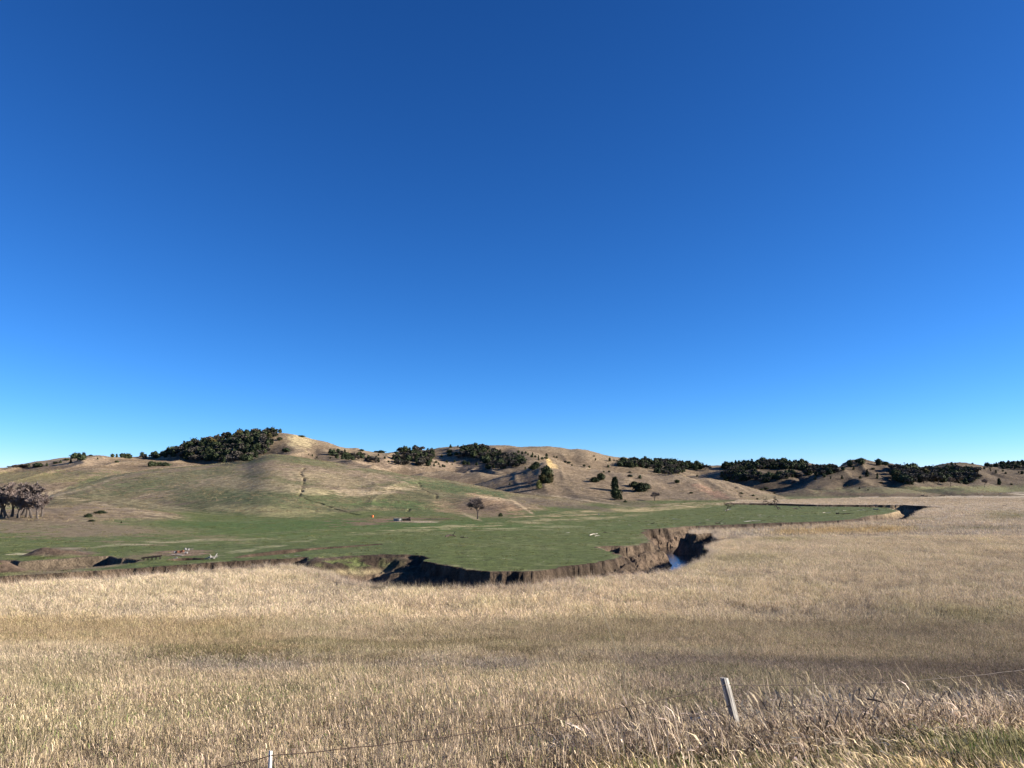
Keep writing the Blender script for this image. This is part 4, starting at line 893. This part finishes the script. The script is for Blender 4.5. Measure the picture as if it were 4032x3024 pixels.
for i, (u, v, h, lab) in enumerate([(-28,2038,120,'cut off by the left edge of the picture'),(4,2036,118,'half cut by the left edge, leaning over the shaded ground'),(26,2040,108,'with dark low limbs, second from the left edge'),
    (46,2035,112,'third from the left edge of the grove'),(70,2040,96,'in the middle of the grove, front row'),(88,2028,122,'tallest one, at the back middle of the grove'),(104,2038,98,'with pale trunk right of the grove middle'),
    (110,2024,112,'at the back right of the tallest tree'),(126,2039,88,'shorter one, third from the right of the grove'),(146,2042,92,'with two pale stems, second from the right of the grove'),(164,2034,88,'rightmost one, with sunlit pale trunk')]):
    place_bare(u, v, h*.92, GROVE[i % 3], 'bare reddish cottonwood '+lab, gl, w=.78 if i % 2 else .9)
place_bare(1880,2044,74,LONE,'lone leafless round-crowned tree before the brown spur',None,'bare_tree',1.0)
place_bare(2860,2014,34,SPR,'dark uprooted tree with white log at its foot on the flat',None,'bare_tree',1.3,-.15)
place_bare(3066,2007,52,SPR,'leafless tree leaning left over exposed roots on the flat',None,'bare_tree',1.1,-.45,rz=0.3)
place_bare(2578,1972,32,LONE,'pale leafless tree at the foot of the crumbling slope',None,'bare_tree',1.2)
place_bare(3121,1916,24,LONE,'leafless tree in the side valley left of the pointed hill',None,'bare_tree',1.0)
place_bare(2090,1920,18,LONE,'low grey leafless shrub in the shadow left of the knoll cedars',None,'bare_shrub',1.4,cat='bush')
place_bare(3745,1918,34,LONE,'pale leafless tree at the front of the hollow wood',None,'bare_tree',.9)
place_bare(3878,1922,30,LONE,'thin pale leafless tree at the right front of the hollow wood',None,'bare_tree',.8)
for u, v, h in ((35,1843,7),(52,1843,9),(66,1843,11),(88,1843,14),(78,1843,10)):
    put('bare_tree', rnd.choice(BARE_S), place(u, v), h, h*1.6, 'tiny leafless tree on the far left skyline', 'tree', 'leafless trees on the far left skyline')
# ------------------------------------------------------------------ driftwood and dead logs on the flat
def log_mesh(seed, stubs=3, bend=.08, m=M_drift):
    r = random.Random(seed); V_, F_ = [], []; pts, rad = [], []
    for i in range(9): f = i/8; pts.append((f-.5, bend*math.sin(f*3+seed)+r.gauss(0, .012), .045+r.gauss(0, .006)+.03*math.sin(f*5+seed))); rad.append(.045*(1.15-.65*f)*r.uniform(.85, 1.15))
    chain(V_, F_, pts, rad, 8)
    for k in range(stubs):
        i = r.randrange(2, 8); b = pts[i]; a = r.choice([-1, 1])*r.uniform(.5, 1.2); L = r.uniform(.12, .34)
        q = (b[0]+L*math.cos(a)*.8, b[1]+L*math.sin(a)*.7, b[2]+L*r.uniform(.0, .7)); md = ((b[0]+q[0])/2+r.gauss(0, .02), (b[1]+q[1])/2, (b[2]+q[2])/2+.02); chain(V_, F_, [b, md, q], [.024, .018, .008], 6)
    return mesh_of('log_mesh', V_, F_, [m])
LW = [log_mesh(400+i, i % 4) for i in range(5)]; LD = [log_mesh(420+i, 1+i % 3, m=M_driftdark) for i in range(4)]
def put_log(u, v, L, me, label, group=None, name='driftwood_log', ang=None, tilt=0, cat='log', thick=1.0):
    p = place(u, v); l_ = L/F*p[1]; o = bpy.data.objects.new(name, me); col.objects.link(o); o.location = (p[0], p[1], float(ground(p[0], p[1])[0])-.02*l_+max(0, math.sin(abs(tilt))*l_*.35))
    o.rotation_euler = (0, -tilt, rnd.gauss(0, .35) if ang is None else ang); o.scale = (l_, l_*thick, l_*thick); return tag(o, label, cat, group)
put_log(2338,2108,46,log_mesh(440, 4),'white forked log lying alone on the green flat',None,'driftwood_log',.75,.14)
put_log(2352,2112,26,LW[2],'short white limb lying against the white forked log',None,'driftwood_log',.6,.12)
put_log(2385,2098,22,LD[1],'thin dark stick right of the white forked log')
put_log(2764,2061,26,LD[0],'dark log with upturned end near the creek lip')
put_log(2757,2059,12,LW[1],'white stump end at the left of the dark upturned log')
put_log(2838,2062,40,LD[2],'dark limb with one branch rising to the right by the lip',None,'dead_branch',.1,.0,'branch')
put_log(2846,2054,30,LD[3],'dark branch pointing up and right above the creek lip',None,'dead_branch',.2,.62,'branch',.5)
put_log(2849,2062,20,LW[3],'short white log under the rising dark branch')
put_log(2945,2054,34,LW[0],'long white log along the creek lip, left piece'); put_log(2978,2052,32,LW[4],'long white log along the creek lip, right piece'); put_log(3006,2051,18,LD[0],'dark end of the long white log by the lip')
put_log(2868,2012,26,LW[2],'white broken limb arched at the foot of the uprooted tree',None,'driftwood_log',.4,.25,thick=1.8)
put_log(3070,2006,18,LD[2],'dark root log at the foot of the leaning tree',None,'driftwood_log',-.5,-.4,thick=2)
put_log(3135,2005,26,LD[1],'dark log with white top and bent arm at the far side of the flat',thick=1.6); put_log(3133,2002,16,LW[4],'white log lying on top of the dark log with the bent arm',thick=1.5); put_log(3151,2003,20,LD[3],'dark bent arm rising right of the white-topped dark log',ang=0,tilt=-.6)
put_log(3245,2020,18,LW[1],'pale log among the litter in the middle right of the flat',thick=1.5); put_log(3310,2025,34,LD[3],'long dark log, the darkest on the right half of the flat',thick=1.6); put_log(3345,2023,34,LD[1],'thin dark pole just right of the darkest log')
put_log(1828,2118,30,LD[2],'dark log with pale bark on the open pasture in the middle',thick=1.4); put_log(1833,2117,14,LW[0],'pale strip of wood on the dark log in the middle pasture')
put_log(1775,2114,44,LD[0],'heap-like dark root log left of the pale-barked one',thick=2.2)
put_log(2664,2045,36,LW[2],'pale flat branch lying below the lone flat tree row',thick=.6)
put_log(930,2212,42,LD[1],'dark stick lying near the left creek bank',thick=.6)
put_log(3640,1956,22,LD[2],'dark log lying at the far edge of the tan field',thick=2.2); put_log(3632,1954,8,LW[0],'white end of the dark log at the far field edge',thick=3)
put_log(3712,1954,18,LD[3],'flat dark log right of the white-ended one at the field edge',thick=2); put_log(3957,1994,24,LD[0],'brown log lying out in the tan field at the right',thick=1.8); put_log(3942,1946,9,LW[3],'small pale log at the far right field edge',thick=2)
sl = [(2575,2063,26,0),(2557,2065,14,1),(2520,2055,14,0),(2548,2055,18,0),(2700,2047,14,0),(2730,2050,14,0),(2785,2044,10,0),(2786,2048,16,1),(2800,2047,16,0),(2995,2036,18,1),(2925,2040,26,1),(2880,2038,14,1),(2912,2047,8,1),(2990,2029,20,1),(3010,2030,14,1),
  (2960,2033,12,0),(3030,2034,10,0),(3055,2035,8,1),(3084,2033,10,1),(3118,2031,8,1),(3175,2023,22,0),(3190,2026,14,1),(3205,2017,18,0),(3262,2020,20,1),(3296,2013,12,1),(3326,2011,18,1),(3345,2013,14,0),(3380,2011,10,1),(3392,2009,16,1),(3402,2008,12,1),(3410,2012,14,1),
  (3350,2009,10,0),(3240,1999,30,0),(3276,1997,10,1),(3060,2022,12,0),(2240,2098,24,1),(2252,2098,14,0),(2205,2100,20,0),(2280,2107,14,0),(2030,2124,12,0),(2110,2122,8,0),(1385,2129,7,1),(1540,2134,7,1),(1580,2146,13,1),(1482,2156,11,0),(1355,2142,6,1),(1130,2190,18,1),(1172,2188,28,1),
  (1985,2200,13,1),(1905,2207,6,1),(1843,2189,7,1),(1870,2200,6,1),(1990,2192,6,1),(2140,2212,8,1),(2440,2050,12,1),(2480,2068,12,1),(2640,2060,14,0),(2655,2066,8,1),(850,2225,8,1),(315,2255,8,1),(40,2266,6,1),(2015,2202,8,1),(1600,2098,14,0),(3222,2024,8,1),(3160,2031,12,1)]
for i, (u, v, L, w) in enumerate(sl):
    put_log(u, v, L, rnd.choice(LW if w else LD), '%s %s stick of the flood litter %s' % ('long' if L > 15 else 'short', 'bleached' if w else 'dark', 'on the pasture at the left' if u < 1500 else 'on the pasture in the middle' if u < 2450 else 'near the creek bend' if u < 2950 else 'on the middle of the far green flat' if u < 3230 else 'on the right end of the far green flat'), 'flood-borne sticks strewn over the green flat', 'driftwood_stick', cat='stick', thick=rnd.uniform(.5, 1.1) if L > 12 else 1.3)
# tangle of roots and branches by the small cut, left
def tangle(u, v, w, n_, m, label, name, seed):
    r = random.Random(seed); V_, F_ = [], []; p = place(u, v); L = w/F*p[1]
    for i in range(n_):
        a = r.uniform(0, 6.28); b = (r.uniform(-.35, .35)*L, r.uniform(-.2, .2)*L, r.uniform(0, .15)*L); q = (b[0]+math.cos(a)*L*.3, b[1]+math.sin(a)*L*.25, max(.02, b[2]+r.uniform(-.1, .3)*L)); mdl = tuple((b[k]+q[k])/2+r.gauss(0, .03*L) for k in range(3))
        chain(V_, F_, [b, mdl, q], [.05*L*r.uniform(.5, 1), .035*L, .012*L], 6)
    o = new_obj(name, V_, F_, m); o.location = p; return tag(o, label, 'branches')
tangle(828,2202,52,16,M_drift,'bleached tangle of roots and branches by the small cut','root_tangle',5)
# dumped scrap on the bare patch
M_rust = tint_mat('rusty_metal', (.10, .045, .028), (.19, .085, .05), .1, 4, .7); M_white = tint_mat('white_paint', (.15, .14, .125), (.24, .23, .21), .03, 3, .6)
M_orange = tint_mat('orange_plastic', (.85, .17, .04), (.92, .24, .07), .02, 2, .45, spec=.4); M_conc = tint_mat('weathered_concrete', (.15, .15, .135), (.30, .295, .265), .05, 2.5)
M_board = tint_mat('grey_boards', (.17, .14, .11), (.32, .27, .22), .15, 5, vec=(.3, 3, 3)); M_darkboard = tint_mat('dark_boards', (.035, .028, .024), (.085, .066, .052), .15, 5)
def box(V_, F_, c, s_, rz=0.0, ty=0.0, tx=0.0):
    o = len(V_); cz, sz, cy, sy, cx, sx = math.cos(rz), math.sin(rz), math.cos(ty), math.sin(ty), math.cos(tx), math.sin(tx)
    for i in (-1, 1):
        for j in (-1, 1):
            for k in (-1, 1):
                x, y, z = i*s_[0]/2, j*s_[1]/2, k*s_[2]/2; y, z = y*cx-z*sx, y*sx+z*cx; x, z = x*cy+z*sy, -x*sy+z*cy; x, y = x*cz-y*sz, x*sz+y*cz; V_.append((c[0]+x, c[1]+y, c[2]+z))
    F_ += [tuple(o+q for q in f) for f in ((0,1,3,2),(4,6,7,5),(0,4,5,1),(2,3,7,6),(0,2,6,4),(1,5,7,3))]
def sheet(u, v, wx, wy, m, label, name, cat, rz, tx, ty, z=.15, bent=True):
    p = place(u, v); V_, F_ = [], []; r = random.Random(int(u)); n_ = 6
    for j in (0, 1):
        for a in range(n_+1):
            for b in range(3): V_.append(((a/n_-.5)*wx, (b/2-.5)*wy, (.06*math.sin(a*1.7)+r.gauss(0, .02))*bent+.025*j))
    q = lambda j, a, b: j*(n_+1)*3+a*3+b
    for a in range(n_):
        for b in range(2): F_ += [(q(0, a, b), q(0, a, b+1), q(0, a+1, b+1), q(0, a+1, b)), (q(1, a, b), q(1, a+1, b), q(1, a+1, b+1), q(1, a, b+1))]
        for b in (0, 2): F_.append((q(0, a, b), q(0, a+1, b), q(1, a+1, b), q(1, a, b)))
    for a in (0, n_):
        for b in range(2): F_.append((q(0, a, b), q(1, a, b), q(1, a, b+1), q(0, a, b+1)))
    o = new_obj(name, V_, F_, m); o.location = (p[0], p[1], p[2]+z); o.rotation_euler = (tx, ty, rz); return tag(o, label, cat)
sheet(709,2182,.95,.4,M_rust,'bent rust-orange metal sheet in the middle of the scrap','metal_sheet','sheet',.2,.5,-.12,.28)
sheet(708,2188,1.0,.5,M_board,'pale board lying in front of the rust-orange sheet','wooden_board','board',-.25,.2,.1,.1,False)
sheet(735,2174,.62,.4,M_white,'pale sheet tipped up at the top right of the scrap','metal_sheet','sheet',.3,.5,.2,.35); sheet(732,2183,.4,.3,M_white,'small white panel under the tipped pale sheet','metal_sheet','sheet',0,.5,.0,.18)
sheet(690,2182,.34,.3,M_conc,'greyish lump-like panel at the left end of the scrap','metal_sheet','sheet',.2,.6,.1,.2); sheet(681,2187,.5,.3,M_board,'flat brown board at the far left of the scrap','wooden_board','board',0,.2,.1,.08,False)
sheet(752,2171,.55,.25,M_board,'thin board sticking out right behind the tipped pale sheet','wooden_board','board',.1,.3,-.1,.25,False)
V_, F_ = [], []; box(V_, F_, (0, 0, .09), (.42, .25, .16), .2, -.35); box(V_, F_, (.1, .02, .13), (.22, .24, .1), .3, -.2)
p = place(690, 2203); o = new_obj('white_block', V_, F_, M_white); o.location = p; tag(o, 'bright white block lying on the grass below the scrap', 'block')
for u, v, w, lab in ((3448,1997,17,'upper of two white planks on the far end of the flat'),(3449,2007,19,'lower of two white planks above the crumbling nose')):
    p = place(u, v); L = w/F*p[1]; V_, F_ = [], []; box(V_, F_, (0, 0, .16), (L, .35, .28)); box(V_, F_, (L*.05, .1, .33), (L*.8, .2, .05), .03); o = new_obj('white_plank', V_, F_, M_white); o.location = (p[0], p[1], p[2]-.02); tag(o, lab, 'plank', 'white planks on the flat')
# feed trough tipped on the bank, left
p = place(598, 2206); e = empty('feed_trough', (p[0], p[1], p[2]), .1); e.rotation_euler[1] = -.10; tag(e, 'long dark feed trough with short legs on the cut bank', 'trough')
V_, F_ = [], []; box(V_, F_, (0, 0, .30), (2.1, .42, .05)); box(V_, F_, (0, -.22, .36), (2.1, .04, .16)); box(V_, F_, (0, .22, .36), (2.1, .04, .16)); new_obj('trough_body', V_, F_, M_darkboard, e)
for i in range(5):
    V_, F_ = [], []; box(V_, F_, (-.9+.45*i, -.17, .14), (.06, .06, .28), 0, .1); new_obj('leg', V_, F_, M_darkboard, e); V_, F_ = [], []; box(V_, F_, (-.9+.45*i, .17, .14), (.06, .06, .28), 0, .1); new_obj('leg', V_, F_, M_darkboard, e)
# stock tank and broken feeder on the worn patch
p = place(1567, 2051); e = empty('stock_tank', p); tag(e, 'round low concrete stock tank on the worn brown patch', 'tank')
V_, F_ = [], []; K = 28; R_, h_ = 1.02, .62
for (rr, zz) in ((R_+.03, -.1), (R_, h_), (R_-.10, h_), (R_-.12, h_-.35)):
    for k in range(K): a = 2*math.pi*k/K; V_.append((rr*math.cos(a), rr*math.sin(a), zz))
for j in range(3):
    for k in range(K): kk = (k+1) % K; F_.append((j*K+k, j*K+kk, (j+1)*K+kk, (j+1)*K+k))
new_obj('tank_wall', V_, F_, M_conc, e, smooth=False)
wv = [((R_-.115)*math.cos(2*math.pi*k/K), (R_-.115)*math.sin(2*math.pi*k/K), h_-.12) for k in range(K)]
new_obj('tank_water', wv, [tuple(range(K))], bpy.data.materials['creek_water'], e)
V_, F_ = [], []
for k in range(K):
    a = 2*math.pi*k/K; tube(V_, F_, (1.01*R_*math.cos(a), 1.01*R_*math.sin(a), h_*.93), (1.01*R_*math.cos(a+2*math.pi/K), 1.01*R_*math.sin(a+2*math.pi/K), h_*.93), .03, .03, 5)
new_obj('tank_hoop', V_, F_, M_driftdark, e)
p = place(1600, 2052); e = empty('cattle_feeder', p, -.05); tag(e, 'broken dark timber feeder leaning beside the stock tank', 'feeder')
for nm, c, s_, rz, ty, m_ in (('rail', (-.1, -.2, .35), (2.0, .1, .26), 0, .06, M_darkboard), ('rail', (-.1, .5, .38), (2.0, .1, .2), 0, -.05, M_board), ('post', (-1.05, 0, .35), (.14, .14, .8), 0, .05, M_darkboard),
    ('post', (.95, -.2, .3), (.14, .14, .85), 0, -.1, M_darkboard), ('beam', (.45, .1, .62), (1.1, .12, .14), .1, -.65, M_darkboard), ('beam', (.1, .3, .62), (1.2, .1, .08), 0, -.12, M_board), ('board', (.75, 0, .85), (.42, .35, .12), 0, .1, M_darkboard),
    ('board', (0, .15, .12), (1.9, .7, .08), 0, .02, M_darkboard), ('post', (.6, .5, .35), (.12, .12, .7), 0, .2, M_darkboard)):
    V_, F_ = [], []; box(V_, F_, c, s_, rz, ty); new_obj(nm, V_, F_, m_, e)
put_log(1628,2057,34,LD[1],'dark pole lying on the pale track right of the feeder',thick=.7)
p = place(1467, 2037); e = empty('mineral_tub', p); tag(e, 'bright orange tub standing on the grass left of the tank', 'tub')
V_, F_ = [], []; chain(V_, F_, [(0, 0, -.02), (0, 0, .2), (0, 0, .5)], [.24, .27, .31], 18); new_obj('tub_body', V_, F_, M_orange, e)
V_, F_ = [], []; chain(V_, F_, [(0, 0, .47), (0, 0, .53)], [.335, .335], 18); new_obj('rim', V_, F_, M_orange, e)
p = place(2357, 2029); V_, F_ = [], []; chain(V_, F_, [(0, 0, -.2), (0, 0, .45), (0, 0, .5)], [.12, .13, .07], 8); o = new_obj('white_marker', V_, F_, M_white); o.location = p; tag(o, 'small white marker standing at the edge of the tan strip', 'marker')
# ------------------------------------------------------------------ barbed-wire fence
M_post = tint_mat('weathered_post_wood', (.15, .135, .115), (.52, .49, .43), .05, 9, vec=(2.2, 2.2, .22)); M_wire = tint_mat('rusty_wire', (.045, .03, .023), (.10, .07, .055), .05, 30, .6)
def at(u, v, y): s, t = map(float, st(u, v)); return np.array((s*y, y, H+t*y))
top = at(2850, 2669, 11.0); bot = at(2884, 2800, 10.95); ax = (bot-top)/np.linalg.norm(bot-top); foot = top+ax*1.55
fe = empty('wire_fence', (0, 0, 0)); tag(fe, 'two-strand rusty barbed-wire fence with weathered round post on the verge', 'fence')
V_, F_ = [], []; r = random.Random(3); K = 22; Z_ = 16; u_ = np.cross(ax, (0, 1, 0)); u_ /= np.linalg.norm(u_); w_ = np.cross(ax, u_)
fl = [r.gauss(0, .0035) for _ in range(K)]; fl[7] -= .014; fl[15] -= .012; fl[3] -= .008
for i in range(Z_+1):
    f = i/Z_; c = top+(foot-top)*f
    for k in range(K): a = 2*math.pi*k/K; rr = .052*(1+.12*f)+fl[k]*(1.2-.5*f)+r.gauss(0, .001)+(.006*math.sin(f*9+k*.3)*.4); slope = .012*math.cos(a) if i == 0 else 0; V_.append(tuple(c+rr*(math.cos(a)*u_+math.sin(a)*w_)+ax*slope))
for i in range(Z_):
    for k in range(K): kk = (k+1) % K; F_.append((i*K+k, i*K+kk, (i+1)*K+kk, (i+1)*K+k))
V_.append(tuple(top)); F_ += [((k+1) % K, k, len(V_)-1) for k in range(K)]
new_obj('wooden_post', V_, F_, M_post, fe)
wt = at(1068, 2957, 7.95); V_, F_ = [], []; box(V_, F_, (wt[0], wt[1], wt[2]-.7), (.024, .007, 1.4), .95); box(V_, F_, (wt[0]-.014, wt[1]+.010, wt[2]-.7), (.006, .034, 1.4), .95)
new_obj('steel_post', V_, F_, tint_mat('white_enamel', (.62, .60, .56), (.78, .76, .72), .02, 6, .5), fe)
third = FL_B+fdir*7.2; t3 = np.array((third[0], third[1], float(ground(*third)[0])+1.12)); V_, F_ = [], []; chain(V_, F_, [t3-(0, 0, 1.6), t3], [.065, .06], 14); new_obj('wooden_post', V_, F_, M_post, fe)
first_ = FL_A-fdir*7; t0_ = np.array((first_[0], first_[1], wt[2]-.15)); V_, F_ = [], []; chain(V_, F_, [t0_-(0, 0, 1.6), t0_], [.065, .06], 14); new_obj('wooden_post', V_, F_, M_post, fe)
wp = at(2855, 2697, 10.93); wp2 = at(2868, 2781, 10.93); wl_ = wt-(0, 0, .045)
def wire(anchors, seed):
    r = random.Random(seed); pts = []
    for a, b in zip(anchors[:-1], anchors[1:]):
        a = np.array(a); b = np.array(b); n_ = 60
        for i in range(n_): f = i/n_; p_ = a+(b-a)*f; p_[2] -= .10*4*f*(1-f); p_[2] += .004*math.sin(i*.9+seed); pts.append(p_)
    pts.append(np.array(anchors[-1])); V_, F_ = [], []; chain(V_, F_, pts, [.0052]*len(pts), 5, False)
    o = new_obj('wire', V_, F_, M_wire, fe); V_, F_ = [], []
    for i in range(2, len(pts)-1, 1):
        if (i % 2): continue
        p_ = pts[i]; d_ = (pts[i+1]-p_); d_ /= np.linalg.norm(d_)
        for k in range(2):
            q_ = np.array([r.gauss(0, 1) for _ in range(3)]); q_ /= np.linalg.norm(q_); tube(V_, F_, p_-q_*.020, p_+q_*.020, .0028, .0022, 3)
        tube(V_, F_, p_-d_*.012, p_+d_*.012, .0065, .0065, 5)
    bb = new_obj('barbs', V_, F_, M_wire, o); bb['kind'] = 'stuff'
wire([t0_-(0, 0, .10), wl_, wp, t3-(0, 0, .12)], 1)
wire([t0_-(0, 0, .45), wl_-(0, 0, .33), wp2, t3-(0, 0, .46)], 2)
# clod of earth and straw at the road edge, bottom right
s_, t_ = map(float, st(4010, 3010)); best = min(np.arange(6.5, 12, .02), key=lambda yy: abs(float(ground(s_*yy, yy)[0])+.15-(H+t_*yy))); cx, cy = s_*best, float(best); cz = float(ground(cx, cy)[0])
V_, F_ = [], []; n_ = 26
for i in range(n_+1):
    for j in range(n_+1):
        a, b = i/n_*2-1, j/n_*2-1; q = max(0, 1-a*a-b*b); z_ = .20*q**.6+.035*float(fbm(np.array([a*3.1]), np.array([b*3.3]), 77)[0])*(q > 0)-.03; V_.append((cx+a*.62, cy+b*.38, cz+z_))
for i in range(n_):
    for j in range(n_): k = i*(n_+1)+j; F_.append((k, k+n_+1, k+n_+2, k+1))
M_clod = tint_mat('straw_matted_earth', (.07, .05, .035), (.36, .27, .18), .05, 16, vec=(1, 3, 3))
tag(new_obj('earth_clod', V_, F_, M_clod), 'brown clod of earth and matted straw in the bottom right corner', 'earth')
V_, F_ = [], []; a_ = at(3412, 2752, 11.75); b_ = at(3484, 2768, 11.65); chain(V_, F_, [a_, (a_+b_)/2+(0, 0, .01), b_], [.012, .014, .009], 7); tag(new_obj('fallen_stick', V_, F_, M_driftdark), 'brown stick caught in the bleached grass right of the post', 'stick')
